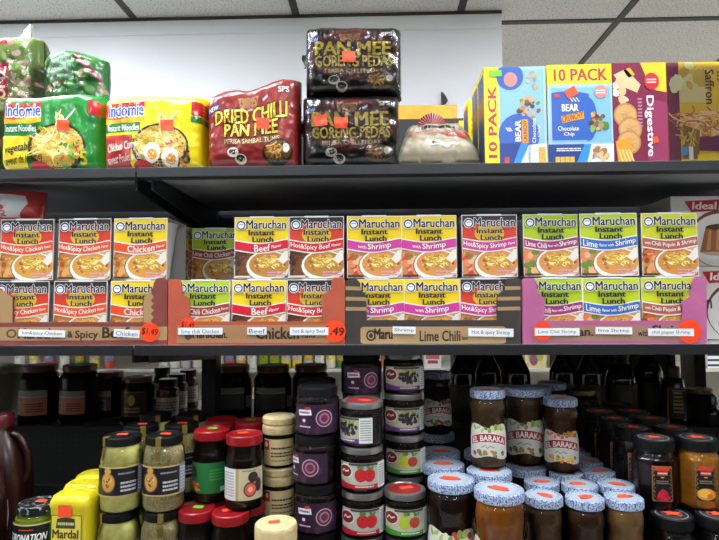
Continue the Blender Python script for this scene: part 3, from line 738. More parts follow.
pan_red = art_pan('#8a2a26', '#6d1f1e', '#962f2a', 'DRIED CHILLI', 'PAN MEE', 'PERISA SAMBAL TUMIS')
pan_blk = art_pan('#1b1516', '#0f0c0d', '#5e1c20', 'PAN MEE', 'GORENG PEDAS', 'PERISA CHILI PEDAS')
pack('noodle_pack', 'dark red pack of dried chilli noodles with crooked top edge on the top shelf', 'noodle pack', 209.5, 301, 166.5, 94, YP, .08, '#812a28', pan_red, film=False, group='chilli noodle packs', seed=6, ph=9, crump=.0028, stick=((263, 118, 'o', -.05),), top=lambda u: .07+.24*u-.03*math.cos(u*11), rough=.35)
p1 = pack('noodle_pack', 'lower black pack of spicy fried noodles in the stack of two', 'noodle pack', 303, 399, 165.8, 98, YP, .085, '#1c1718', pan_blk, film=True, group='chilli noodle packs', seed=7, ph=8, crump=.003, stick=((321, 116, 'o', .1), (341, 118, 'o', -.05)), rough=.22)
p2 = pack('noodle_pack', 'upper black pack of spicy fried noodles, topmost thing on the top shelf', 'noodle pack', 306, 401, 97.5, 31, YP, .085, '#1c1718', pan_blk, film=True, group='chilli noodle packs', seed=8, ph=8, crump=.003, stick=((349, 54, 'o', .05),), rough=.22, top=lambda u: -.03*u, z=p1.location.z-ZC+p1['h'])
# rice noodle bag, leaning back
a = atY(397, 165, .885); b = atY(484, 165, .885)
W = b.x-a.x; bag = Bag(W, .088, .05, pw=7, ph=5, seed=9, crump=.003, taper=.30)
t = thing('rice_noodle_bag', 'pale clear bag of rice noodles with red print leaning back beside the black packs', 'food bag', ((a.x+b.x)/2, .912, Z_TOP+.017), (math.radians(-40), 0, 0))
w = obj('wrapper', bag.mesh('wrapper', M('rice_noodle_film', '#b5aa90', .35, coat=.12, var=.12, vscale=70)), t)
p = Pr(W, .085)
p.bits(.5, .45, .42, .4, ['#bdb39c', '#a89d84', '#c9c1ae'], 50, .03, .08, 2)
p.lines(.2, .16, .8, .32, 1, '#2c2624', 4); p.L()
p.stroke([(.1, .42), (.35, .36), (.6, .40), (.9, .34)], .008, '#c9545a'); p.stroke([(.08, .5), (.4, .47), (.7, .5)], .005, '#c9545a'); p.rect(.62, .44, .92, .60, '#c63a40'); p.L(); p.rect(.65, .47, .76, .57, '#efe6dc'); p.rect(.35, .78, .75, .83, '#ece8dc'); p.L(); p.rect(.42, .75, .50, .80, '#221c1a')
obj('printed_front', p.mesh('printed_front', bag.fn, P_FILM, maxl=.005, base=.0007), w)
# pleated fan end of the bag
vs, fs = [(0, 0, 0)], []; n = 30
for i in range(n+1):
    th = PI*i/n; r = .0265
    vs.append((-r*math.cos(th), -.003 if i % 2 else .003, r*math.sin(th)*1.0))
for i in range(1, n+1): fs.append((0, i, i+1))
me = mesh_from('pleated_fan', vs, fs, M('fan_red', '#c22a38', .5)); me.materials.append(M('fan_white', '#f0e6e0', .5))
for i, f in enumerate(me.polygons): f.material_index = i % 2
c = atY(432, 127, 1.02); fo = obj('pleated_fan', me, t); 
fo.matrix_parent_inverse = Matrix.Identity(4)
Rt = Matrix.Rotation(math.radians(-40), 4, 'X'); fo.matrix_basis = (Matrix.Translation(Vector(((a.x+b.x)/2, .912, Z_TOP+.017))) @ Rt).inverted() @ Matrix.Translation((c.x, 1.02, c.z))
# red and white bag lying above the leftmost cups
a = atY(-40, 219, .95); b = atY(45, 186, .95)
Z3 = ZU+BH+.0035
bag = Bag(b.x-a.x, .056, .06, pw=2.2, ph=5, seed=11, crump=.002)
t = thing('snack_bag', 'red and white plastic bag lying on top of the noodle cups at the left edge', 'food bag', ((a.x+b.x)/2, .945, Z3), (math.radians(-14), 0, 0))
w = obj('wrapper', bag.mesh('wrapper', M('bag_red', '#c23a34', .35, coat=.2)), t)
p = Pr(bag.W, .056); p.poly([(.36, .42), (.6, .28), (.84, .30), (.88, .55), (.80, .97), (.40, .97)], '#dfe0e2'); p.L(); p.poly([(.40, .48), (.66, .68), (.66, .95), (.36, .95)], '#c6453a'); p.L(); p.poly([(.40, .66), (.62, .76), (.60, .97), (.38, .97)], '#8fc4c4'); p.L(); p.lines(.42, .78, .58, .9, 1, '#eaf4f4', 3)
obj('printed_front', p.mesh('printed_front', bag.fn, P_FILM, maxl=.005, base=.0007), w)

# ---- snack cartons on the top shelf
BLUE, DBL, LBL = '#2c5fb8', '#1d3f8c', '#a4c8e0'
def art_snack_up(p):
    p.rect(0, 0, 1, 1, LBL); p.L(); p.rect(0, 0, 1, .20, '#f4e31c'); p.L()
    p.text('10 PACK', .11, .045, .93, .165, '#b8402c', .03, out='#f8ec8a', ow=.02); p.L()
    p.rect(.06, .235, .97, .78, '#7fb8e4'); p.L(); p.band(lambda u: .27+.25*(u-.3)**2, lambda u: .76, BLUE, .06, .64); p.L(); p.ell(.62, .55, .14, .22, BLUE); p.L()
    p.rect(0, .80, 1, 1, DBL); p.L(); p.poly([(.55, .80), (.72, .80), (.62, 1), (.42, 1)], '#2f8fe0'); p.L(); p.poly([(.66, .80), (1, .80), (1, 1), (.58, 1)], '#dfe8ee'); p.L()
    for k in range(3): p.stroke([(.34+k*.05, .335), (.39+k*.05, .375)], .008, '#e8e0c8')
    p.text('BEAR', .22, .40, .47, .47, '#f6f4ee', .03, out='#1b3a88', ow=.04); p.L(); p.poly([(.20, .52), (.55, .47), (.56, .545), (.22, .59)], '#e9a03a'); p.L(); p.text('CRUNCHY', .22, .495, .54, .56, '#7c3a14', .02, curve=lambda u: -.15*(u-.38)); p.L()
    p.text('Chocolate', .15, .62, .47, .665, '#f2f2f2', .01); p.text('Chip', .24, .68, .40, .725, '#f2f2f2', .01); p.L()
    p.bits(.78, .64, .13, .09, ['#6b9a3e', '#82b04c', '#4f7f30'], 14, .03, .06, 2); p.bits(.76, .56, .10, .1, ['#b98a54', '#8a5a30', '#d3a870', '#5a3a22'], 22, .025, .05, 5)
    p.ell(.82, .28, .10, .065, '#d98a80', n=24); p.L(); p.lines(.75, .255, .89, .305, 2, '#f4e4dc', 2); p.L()
    p.rect(.10, .30, .2, .335, '#c9484a'); p.L()
    p.lines(.12, .835, .5, .875, 2, '#e9eef6', 5); p.L()
    for k in range(4): p.rect(.10+k*.075, .925, .165+k*.075, .985, '#e8b83a')
    p.L(); p.bits(.82, .9, .13, .07, ['#c79a62', '#a87a42', '#e0bc88'], 14, .04, .06, 7)
def art_snack_side(p):
    """the same carton laid on its side"""
    p.rect(0, 0, 1, 1, LBL); p.L(); p.rect(0, 0, .235, 1, '#f4e31c'); p.L()
    p.text('10 PACK', .06, .20, .195, .92, '#b8402c', .03, out='#f8ec8a', ow=.02, rot=90); p.L()
    p.rect(.26, .03, .96, .80, '#8cc0e6'); p.L(); p.ell(.42, .10, .22, .14, BLUE); p.L(); p.ell(.55, .70, .33, .22, BLUE); p.L(); p.rect(.26, .62, .55, .8, BLUE); p.L()
    p.poly([(.235, .78), (.68, .78), (.50, 1), (.235, 1)], DBL); p.L(); p.poly([(.58, .78), (.70, .78), (.56, 1), (.44, 1)], '#2f8fe0'); p.L(); p.poly([(.70, .80), (1, .78), (1, 1), (.56, 1)], '#dfe8ee'); p.L()
    p.ell(.43, .13, .11, .075, '#d98a80', n=24); p.L()
    p.bits(.72, .42, .16, .12, ['#b98a54', '#8a5a30', '#d3a870', '#5a3a22', '#6b9a3e'], 28, .03, .06, 5); p.bits(.80, .14, .1, .08, ['#c7b48a', '#a8a060', '#8aa8a0'], 12, .03, .05, 3)
    for k in range(3): p.stroke([(.34+k*.03, .62), (.38+k*.03, .66)], .008, '#e8e0c8')
    p.text('BEAR', .49, .55, .58, .76, '#f6f4ee', .03, rot=90); p.L(); p.poly([(.60, .54), (.70, .54), (.70, .78), (.60, .78)], '#e9a03a'); p.L(); p.text('CRUNCHY', .62, .55, .68, .77, '#7c3a14', .02, rot=90); p.L()
    p.text('Chocolate', .76, .53, .82, .78, '#f2f2f2', .01, rot=90); p.text('Chip', .85, .60, .90, .72, '#f2f2f2', .01, rot=90); p.L()
    p.rect(.31, .92, .39, 1, '#c9484a'); p.L(); p.text('natural & artificial flavour', .68, .80, .73, .99, '#3b5c8a', .0, rot=90); p.L()
    for k in range(4): p.rect(.86, .82+k*.042, .97, .855+k*.042, '#e8b83a')
def side_dark(q):
    q.rect(0, 0, 1, 1, '#e3d024'); q.L(); q.rect(.10, .06, .97, .98, '#3a4a78'); q.L(); q.rect(.14, .3, .92, .5, '#7a5a3c'); q.L(); q.rect(.14, .55, .92, .95, '#26325c')
x0, x1 = atY(484.5, 120, .883).x, atY(546.5, 120, .883).x
zt = atY(515, 67, .883).z
sn = carton('snack_carton', 'blue and yellow ten-pack snack carton on its side with a green price sticker', 'food carton', x0, x1, .883, .936, Z_TOP+.001, zt, art_snack_side, '#e4d42a', side_dark, 'ten-pack snack cartons')
cc = atY(495, 71.5, .883); obj('price_sticker', STK['gb'], sn, (cc.x-(x0+x1)/2, 0, cc.z-Z_TOP-.01)).scale = (.95, 1, .6)
for k, (yy, dz, lb) in enumerate(((.941, 0, 'second'), (1.038, .004, 'third'), (1.15, .0, 'fourth'))):
    carton('snack_carton', 'ten-pack snack carton standing %s in the row receding behind the green-stickered one' % lb, 'food carton', x0, x1, yy, yy+.053, Z_TOP+.001, zt+dz, art_snack_side, '#e4d42a', side_dark, 'ten-pack snack cartons')
y0, y1 = atY(547.8, 120, .883).x, atY(612.8, 120, .883).x
sn = carton('snack_carton', 'upright ten-pack chocolate chip snack carton with orange price sticker', 'food carton', y0, y1, .883, .936, Z_TOP+.001, atY(580, 64.5, .883).z, art_snack_up, '#e4d42a', None, 'ten-pack snack cartons')
cc = atY(573, 88.5, .883); obj('price_sticker', STK['ob'], sn, (cc.x-(y0+y1)/2, 0, cc.z-Z_TOP-.014), (0, -.5, 0)).scale = (.85, 1, .85)
def art_dig(p):
    p.rect(0, 0, 1, 1, '#7c1f42'); p.L(); p.poly([(.52, 0), (1, 0), (1, .30), (.72, .27)], '#f2c32c'); p.L(); p.band(lambda u: .3+.1*u, lambda u: 1, '#96355a', .62, 1); p.L()
    p.poly([(.02, .12), (.25, .06), (.52, .22), (.45, .30), (.2, .24)], '#d9c090'); p.poly([(.2, .07), (.33, .05), (.42, .12), (.3, .15)], '#f0b030'); p.L(); p.bits(.15, .28, .12, .1, ['#e9d9c4', '#d9b98a', '#c99a8a'], 8, .06, .12, 3)
    for (x, y) in ((.22, .52), (.3, .66), (.27, .79)): p.ell(x, y, .22, .12, '#b8864a', n=28); p.L(); p.ell(x, y, .19, .10, '#d0a468', n=28); p.L(); p.noodles(x, y, .14, .07, ['#b07c40', '#c09050'], 12, .006, 4)
    p.poly([(.02, .78), (.30, .74), (.34, .97), (.06, .99)], '#ee9a2c'); p.L()
    for k in range(4): p.stroke([(.08+k*.06, .86), (.14+k*.07, .98)], .012, '#f6d890')
    p.ell(.72, .19, .14, .085, '#c22a3c', n=28); p.L(); p.lines(.63, .16, .81, .215, 2, '#f6d9c0', 2); p.L()
    p.text('Digestive', .575, .335, .745, .93, '#f8f0f0', .02, rot=-90); p.L(); p.lines(.45, .35, .53, .65, 9, '#c98aa8', 6)
x0, x1 = atY(613.6, 120, .883).x, atY(667.5, 120, .883).x
cr = carton('biscuit_carton', 'maroon and yellow digestive biscuit carton standing on end', 'food carton', x0, x1, .883, .945, Z_TOP+.001, atY(640, 62.7, .883).z, art_dig, '#7c1f42', None, 'biscuit cartons')
cc = atY(656, 138, .883); obj('price_sticker', STK['ob'], cr, (cc.x-(x0+x1)/2, 0, cc.z-Z_TOP-.009), (0, -.3, 0)).scale = (.4, 1, .6)
def art_saf(p):
    p.rect(0, 0, 1, 1, '#e2bd3a'); p.L(); p.rect(0, 0, .16, 1, '#7f3352'); p.L()
    p.noodles(.5, .62, .5, .18, ['#c9803c', '#e8b070', '#b06a3c', '#f0d0a0'], 60, .010, 4)
    p.rect(.16, .12, .55, .40, '#d6c890'); p.L(); p.bits(.3, .2, .25, .2, ['#e9e4d0', '#d9d2a0', '#c9a848'], 14, .05, .12, 2)
    p.poly([(.2, .62), (.42, .68), (.40, .96), (.17, .96)], '#8a6a2c'); p.L(); p.noodles(.28, .8, .1, .14, ['#c8a040', '#e0c060', '#6a4a20'], 18, .01, 2)
    p.poly([(.42, .74), (1, .74), (1, .90), (.40, .88)], '#7a2a56'); p.L(); p.poly([(.38, .92), (1, .88), (1, 1), (.38, 1)], '#efd02c'); p.L()
    p.text('Saffron', .52, .08, .64, .42, '#5a3a20', .02, rot=-90); p.L(); p.lines(.68, .09, .74, .2, 3, '#6a4a30', 3)
    p.rect(.17, .84, .24, .92, '#4aa0d8'); p.rect(.26, .84, .32, .97, '#e9eef2')
x0 = atY(668.6, 120, .883).x
sf = carton('biscuit_carton', 'yellow saffron biscuit carton in shiny clear film at the right edge', 'food carton', x0, x0+.115, .884, .95, Z_TOP+.001, atY(690, 62, .883).z, art_saf, '#d8b23a', None, 'biscuit cartons')
H = atY(690, 62, .883).z-Z_TOP-.001
bm = bmesh.new(); bmesh.ops.create_grid(bm, x_segments=40, y_segments=24, size=.5)
for v in bm.verts: v.co = Vector((v.co.x*.115, -.0022-.0010*noise.noise(Vector((v.co.x*5, v.co.y*45, 2)))-.0003*noise.noise(Vector((v.co.x*14, v.co.y*90, 7))), (v.co.y+.5)*H))
obj('clear_overwrap', bm_mesh('clear_overwrap', bm, FILM, True), sf)

# ================================================================== LOWER SHELF: jars and bottles
def rfun(prof):
    def f(z):
        for (r0, z0), (r1, z1) in zip(prof, prof[1:]):
            if z0 <= z <= z1 and z1 > z0: return r0+(r1-r0)*(z-z0)/(z1-z0)
        return prof[-1][0] if z > prof[-1][1] else prof[0][0]
    return f
def smooth_prof(p, n=4):
    """Catmull-Rom through the profile points"""
    out = []
    for i in range(len(p)-1):
        p0, p1, p2, p3 = p[max(0, i-1)], p[i], p[i+1], p[min(len(p)-1, i+2)]
        for k in range(n):
            t = k/n
            q = [0.5*((2*p1[c])+(-p0[c]+p2[c])*t+(2*p0[c]-5*p1[c]+4*p2[c]-p3[c])*t*t+(-p0[c]+3*p1[c]-3*p2[c]+p3[c])*t**3) for c in (0, 1)]
            if not out or q[1] >= out[-1][1]: out.append((q[0], q[1]))
    out.append(p[-1]); return out
def lid_prof(r, h, knurl=False): return [(r*.93, 0), (r, .0012), (r, h*.78), (r*.985, h*.93), (r*.94, h), (r*.84, h), (r*.81, h-.0009), (.002, h-.0009)]
class JarKind:
    """glass body, contents, lid; labels wrap the body"""
    def __init__(s, name, prof, lid_r, lid_h, lid_m, seg=32, noct=None, fill=.985):
        s.prof = smooth_prof(prof); s.H = prof[-1][1]; s.lid_z = s.H-lid_h*.86; s.h = s.lid_z+lid_h
        s.rf = rfun(s.prof); s.noct = noct; s.lid_r = lid_r
        s.glass = lathe_me('glass', s.prof, GLASS, seg, noct=noct)
        s.inner = [(max(.003, r-.0016), min(s.lid_z-.001, .002+z*fill)) for r, z in s.prof if z < s.lid_z+.004]
        s.seg = seg; s.cont = {}
        s.lid = lathe_me('lid', lid_prof(lid_r, lid_h), lid_m, 40); s.lid_h = lid_h
    def content(s, c, var=.25, vs=60):
        if c == '#bfb084': var, vs = .5, 420
        if c not in s.cont: s.cont[c] = lathe_me('contents', s.inner, M('jar_contents_'+c, c, .5, var=var, vscale=vs, spec=.15), s.seg, noct=s.noct)
        return s.cont[c]
    def wrap(s, v0):
        def fn(x, z, d):
            zz_ = v0+z; R = s.rf(zz_); a = x/s.rf(v0+.01)
            k = s.noct(a, zz_) if s.noct else 1
            return ((R*k+d)*math.sin(a), -(R*k+d)*math.cos(a), zz_)
        return fn
    def label(s, p, v0, m=None): return p.mesh('label', s.wrap(v0), m or P_PAPER, maxl=.004, base=.0004)
def place(kind, name, label, cat, X, Y, z, content, labels, rz=0, group=None, stick=None, lid_print=None, extra=(), lid_me=None, parts=True):
    t = thing(name, label, cat, (X, Y, z+.0008), (0, 0, rz), group)
    g = obj('glass', kind.glass, t); obj('contents', kind.content(content), t)
    for l in labels: obj('label', l, t)
    ld = obj('lid', lid_me or kind.lid, t, (0, 0, kind.lid_z))
    if lid_print: obj('lid_print', lid_print, ld, (0, 0, kind.lid_h))
    if stick:
        k, r = stick; obj('price_sticker', STK[k], ld, (0, -.0, kind.lid_h), (0, 0, r-rz)).location = (-.005*math.sin(r), -.002, kind.lid_h-.0004)
    for nm, me in extra: obj(nm, me, t)
    return t
def facing(v): return -math.atan2(v.x, v.y)      # turn that points a label at the aisle's middle

# ---------- honey-and-jam jars with blue patterned lids
LIDB = speckle_mat('blue_patterned_white_lid', '#b3c0d0', '#33528f', 520, .52, .4, .03)
prS = [(.020, 0), (.0262, .001), (.0285, .006), (.0290, .020), (.0288, .052), (.0276, .064), (.0262, .074), (.0272, .086), (.0285, .096), (.0268, .108), (.0248, .114), (.0248, .127)]
prL = [(.026, 0), (.0325, .001), (.0355, .007), (.0365, .028), (.0362, .066), (.0345, .080), (.0330, .090), (.0342, .104), (.0350, .116), (.0330, .130), (.0305, .136), (.0305, .150)]
prT = [(.024, 0), (.0298, .001), (.0325, .007), (.0335, .022), (.0333, .058), (.0316, .070), (.0300, .078), (.0313, .090), (.0322, .100), (.0302, .111), (.0283, .116), (.0283, .128)]
JS = JarKind('s', [(r, z*.935) for r, z in prS], .0280, .013, LIDB); JL = JarKind('l', prL, .0348, .014, LIDB); JT = JarKind('t', prT, .0338, .013, LIDB)
JD = JarKind('d', [(r*.965, z) for r, z in prS], .0272, .013, LIDB)
def lid_art(r, seed):
    rr = random.Random(seed); p = Pr(2*r*.80, 2*r*.80)
    p.ell(.5, .5, .5, .5, '#98a6b3', n=36); p.L(); p.ell(.5, .5, .40, .40, '#a3b0bb', n=36); p.L()
    a = rr.uniform(-.6, .6); cx, cy = .5+rr.uniform(-.08, .08), .48
    p.ell(cx, cy+.05, .30, .13, '#8d2f38', rot=a); p.L()
    q = [(cx+.24*math.cos(a+k*PI/2+PI/4)*1.25, cy-.02+.19*math.sin(a+k*PI/2+PI/4)) for k in range(4)]
    p.poly(q, ORANGE)
    return p.mesh('lid_print', lambda x, z, d: (x, z-r*.80, d), P_PAPER, base=-.0006)
LPS = [lid_art(.028, k) for k in range(6)]; LPL = [lid_art(.0348, k+9) for k in range(4)]
def baraka(kind, v0, h, fruit, wave=True, wide=2.4):
    R = kind.rf(v0+.01); p = Pr(R*wide, h)
    top = lambda u: .10+.05*math.cos((u-.5)*9); bot = lambda u: .93-.05*math.cos((u-.5)*9)
    p.band(top, bot, '#d3d6ca', n=24); p.L()
    p.bits(.5, .16, .42, .07, fruit[0], 18, .04, .08, 3); p.bits(.5, .82, .36, .07, fruit[1], 18, .035, .07, 5)
    arc = lambda u: .9*(u-.5)**2*.8
    p.band(lambda u: .27+arc(u), lambda u: .52+arc(u), '#f0e8dc', .06, .94, 24); p.L(); p.band(lambda u: .285+arc(u), lambda u: .505+arc(u), '#a02a34', .075, .925, 24); p.L()
    p.text('EL BARAKA', .12, .325, .88, .475, '#f5eee6', .02, curve=arc); p.L()
    p.stroke([(.34, .66), (.42, .60), (.46, .67), (.54, .61), (.62, .66)], .008, '#3f6b6a')
    return kind.label(p, v0)
FIG = (['#7f9a44', '#a9b86a', '#5a7a34', '#c9c08a'], ['#a83a2c', '#4f8a34', '#6fae3c', '#c96a4a', '#8c2430'])
ORG = (['#e8662a', '#f0913c', '#d94a24', '#7f9a44'], ['#f2a92c', '#f6c64a', '#e88a20', '#5f8a34'])
STR = (['#7f9a44', '#a9b86a', '#d9d0b0', '#a83a3c'], ['#c02a34', '#d94a4c', '#5a8a34'])
lbS = {k: baraka(JS, .014, .058, f) for k, f in (('fig', FIG), ('org', ORG), ('str', STR))}
lbL = {k: baraka(JL, .020, .072, f) for k, f in (('fig', FIG), ('org', ORG), ('str', STR))}
lbT = baraka(JT, .015, .066, FIG); lbD = {k: baraka(JD, .010, .058, f) for k, f in (('fig', FIG), ('str', STR), ('org', ORG))}
GB = 'jam jars with blue patterned lids'
def low_jar(kind, px, py, content, lb, label, rz, n):
    """a jar standing on the low shelf whose lid centre shows at the pixel"""
    v = atZ(px, py, Z_LOW+kind.h)
    return place(kind, 'jam_jar', label, 'jam jar', v.x, v.y, Z_LOW, content, [lb] if lb else [], rz+facing(v), GB, lid_print=(LPL if kind is JL else LPS)[n % (4 if kind is JL else 6)])
J = {}
J['A'] = low_jar(JL, 451, 478.5, '#2a1713', lbL['str'], 'dark strawberry jam jar with blue patterned lid, front row beside the silver-lid stack', -.1, 0)
J['B'] = low_jar(JL, 499, 488.5, '#a8641e', lbL['org'], 'amber orange marmalade jar with blue patterned lid at the front', -.35, 1)
J['b'] = low_jar(JL, 443, 463.5, '#2a1713', lbL['str'], 'dark jam jar with blue patterned lid, second row behind the front strawberry jar', 0, 2)
J['a'] = low_jar(JL, 440.5, 451, '#2a1713', lbL['str'], 'dark jam jar with blue patterned lid, third row behind the front strawberry jar', 0, 3)
J['d'] = low_jar(JL, 489, 470, '#6b4016', lbL['org'], 'blue-lidded jam jar carrying the left fig jam jar on its lid', 0, 2)
J['e'] = low_jar(JT, 526, 466, '#3a2416', lbT, 'blue-lidded jam jar carrying the tall middle fig jam jar on its lid', 0, 3)
J['c'] = low_jar(JL, 484, 451, '#3a2416', lbL['fig'], 'blue-lidded jam jar half hidden behind the left fig jam jar', 0, 0)
J['C'] = low_jar(JD, 543.6, 495, '#5e462b', lbD['fig'], 'small brown jam jar with blue patterned lid, front row right of the amber jar', -.2, 0)
J['D'] = low_jar(JD, 584.5, 497, '#4a3120', lbD['fig'], 'small dark brown jam jar with blue patterned lid, middle of the front small jars', .5, 1)
J['K'] = low_jar(JD, 623.6, 497, '#987448', None, 'small tan jam jar with blue patterned lid at the right end of the front row', 1.2, 2)
J['f'] = low_jar(JD, 541.5, 481.3, '#4a3620', None, 'small jam jar with blue lid in the second row behind the brown front jar', 0, 3)
J['h'] = low_jar(JD, 579.5, 484, '#3a2517', None, 'small jam jar with blue lid in the second row, centre', 0, 4)
J['j'] = low_jar(JD, 616, 484, '#5c4228', None, 'small jam jar with blue lid in the second row behind the tan jar', 0, 5)
J['g'] = low_jar(JD, 566, 472.5, '#3a2517', None, 'small jam jar with blue lid carrying the orange jam jar', 0, 2)
J['i'] = low_jar(JD, 598, 471, '#5c4228', None, 'small jam jar with blue lid in the third row behind the tan jar', 0, 1)
J['l'] = low_jar(JD, 587, 460.5, '#5c4228', None, 'small jam jar with blue lid in the fourth row behind the tan jar', 0, 0)
J['m'] = low_jar(JD, 577, 450.5, '#5c4228', None, 'small jam jar with blue lid in the fifth row, farthest behind the tan jar', 0, 4)
def on(base, kind, below, content, lbs, label, dx=0, dy=0, rz=0, lp=None, name='jam_jar', cat='jam jar', group=GB):
    return place(kind, name, label, cat, base.location.x+dx, base.location.y+dy, base.location.z-ZC+below.h+.0006, content, lbs, rz+facing(base.location), group, lid_print=lp)
on(J['d'], JS, JL, '#614a30', [lbS['fig']], 'left of three upright jam jars, fig label, standing on blue lids', .004, .022, .02, LPS[3])
on(J['e'], JT, JT, '#4a3422', [lbT], 'middle and widest of three upright jam jars, fig label, standing on blue lids', .005, .02, .0)
on(J['g'], JS, JD, '#4a2d1e', [lbS['org']], 'right of three upright jam jars, orange label, standing on blue lids', -.003, .012, .02, LPS[1])
v = atZ(437, 444, Z_LOW+JL.h); v = Vector((atY(437, 410, 1.13).x, 1.13, 0))
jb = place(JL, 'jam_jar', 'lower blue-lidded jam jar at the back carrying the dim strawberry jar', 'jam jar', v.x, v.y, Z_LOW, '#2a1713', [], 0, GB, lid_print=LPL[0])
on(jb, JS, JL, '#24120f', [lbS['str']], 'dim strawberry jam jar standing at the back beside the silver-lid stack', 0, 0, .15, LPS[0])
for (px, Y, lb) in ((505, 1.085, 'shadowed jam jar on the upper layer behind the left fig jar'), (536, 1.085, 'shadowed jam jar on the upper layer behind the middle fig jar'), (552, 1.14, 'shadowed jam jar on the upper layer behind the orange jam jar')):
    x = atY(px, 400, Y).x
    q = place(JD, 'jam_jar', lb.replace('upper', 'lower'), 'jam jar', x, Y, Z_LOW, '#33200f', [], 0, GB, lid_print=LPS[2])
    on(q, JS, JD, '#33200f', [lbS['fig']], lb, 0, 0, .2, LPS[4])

# ---------- low jars with silver lids (berry and pear)
SILV = mat('brushed_silver_lid', '#a9a9a6', .32, metal=.85)
prE = [(.026, 0), (.0318, .0008), (.0335, .004), (.0335, .047), (.0322, .051), (.0300, .054), (.0300, .0640)]
JE = JarKind('e', prE, .0320, .0105, SILV)
def fruit_label(base, band, fr, leaf, word):
    p = Pr(.0335*2.5, .040)
    p.band(lambda u: .04, lambda u: .98, base, n=20); p.L()
    p.band(lambda u: .72+.12*math.sin(u*PI), lambda u: .98, band, n=20); p.L()
    if word == 'berry': p.bits(.52, .45, .2, .22, fr, 34, .035, .05, 3)
    elif word == 'pear':
        p.ell(.40, .52, .11, .22, fr[0]); p.L(); p.ell(.40, .30, .06, .16, fr[0]); p.L(); p.ell(.58, .50, .10, .20, fr[1]); p.L()
    else:
        for x in (.44, .60): p.ell(x, .48, .11, .24, fr[0]); p.L(); p.bits(x, .48, .07, .16, fr[1:], 10, .01, .018, 5)
    p.bits(.5, .22, .16, .06, leaf, 6, .03, .05, 2)
    p.ell(.14, .36, .155, .25, '#e8ddcc', n=28); p.L(); p.ell(.14, .36, .135, .215, '#7c1a26', n=28); p.L(); p.stroke([(.06, .40), (.11, .30), (.15, .38), (.22, .32)], .014, '#e8d9cc'); p.L()
    p.rect(.22, .05, .80, .13, '#4a3a4a'); p.L(); p.lines(.34, .85, .68, .93, 1, '#f0e8dc', 4); p.L()
    p.rect(.76, .06, 1, .98, '#dfe3e0'); p.L(); p.lines(.78, .12, .98, .9, 9, '#8a8f90', 7)
    return JE.label(p, .006)
lb_str = fruit_label('#b2bab0', '#b8202c', ['#c8242c', '#e23c3c', '#a8161f'], ['#4f8a34'], 'straw')
lb_pear = fruit_label('#babfa8', '#4c9a34', ['#b8c63a', '#b8452c'], ['#4f8a34', '#6aa040'], 'pear')
lb_blk = fruit_label('#b4b698', '#6a3a86', ['#2a2030', '#3a2c44', '#1a141f'], ['#8aa83a', '#a9b84a'], 'berry')
GE = 'berry and pear preserve jars with silver lids'
def tall(px, py, Y): return atY(px, py, Y).x
def stack(kind, px, py, Y, items, name='preserve_jar', cat='jam jar', group=GE, jit=.0015, base=Z_LOW, seed=3):
    rr = random.Random(seed); x0 = atY(px, py, Y).x; z = base; out = []
    for (content, lbs, rz_, label, stk, lp) in items:
        out.append(place(kind, name, label, cat, x0+rr.uniform(-jit, jit), Y+rr.uniform(-jit, jit), z, content, lbs, rz_, group, stick=stk, lid_print=lp)); z += kind.h+.001
    return out
DKC = '#1d1013'
red_cap = Pr(.05, .05); red_cap.ell(.5, .5, .5, .5, '#8f1a22', n=36); red_cap.L(); red_cap.poly([(.35, .35), (.75, .30), (.78, .55), (.38, .6)], ORANGE); red_cap = red_cap.mesh('lid_print', lambda x, z, d: (x, z-.025, d), P_PAPER, base=-.0005)
stack(JE, 362, 470, .862, [(DKC, [lb_str], .15, 'silver-lidded strawberry preserve jar at the bottom of the centre stack', None, None), (DKC, [lb_str], .18, 'silver-lidded strawberry preserve jar, second from bottom of the centre stack', None, None),
      (DKC, [lb_str], .12, 'silver-lidded strawberry preserve jar, third from bottom of the centre stack', None, None), (DKC, [lb_blk], -.75, 'silver-lidded blackberry preserve jar with red sticker topping the centre stack', None, red_cap)], seed=1)
stack(JE, 405.5, 500, .862, [(DKC, [lb_pear], .2, 'silver-lidded green pear preserve jar at the bottom right front', None, None), (DKC, [lb_pear], .2, 'silver-lidded green pear preserve jar with red-orange lid print, right front', None, red_cap)], seed=2)
stack(JE, 404, 420, .936, [(DKC, [lb_pear], .1, 'silver-lidded preserve jar at the bottom of the right rear stack', None, None), (DKC, [lb_pear], .1, 'silver-lidded preserve jar second from bottom of the right rear stack', None, None),
      (DKC, [lb_pear], .15, 'silver-lidded green pear preserve jar in the middle of the right rear stack', None, None), (DKC, [lb_blk], .2, 'silver-lidded purple blackberry preserve jar, second from top of the right rear stack', None, None),
      (DKC, [lb_blk], .2, 'silver-lidded blackberry preserve jar topping the right rear stack under the shelf', None, None)], seed=3)

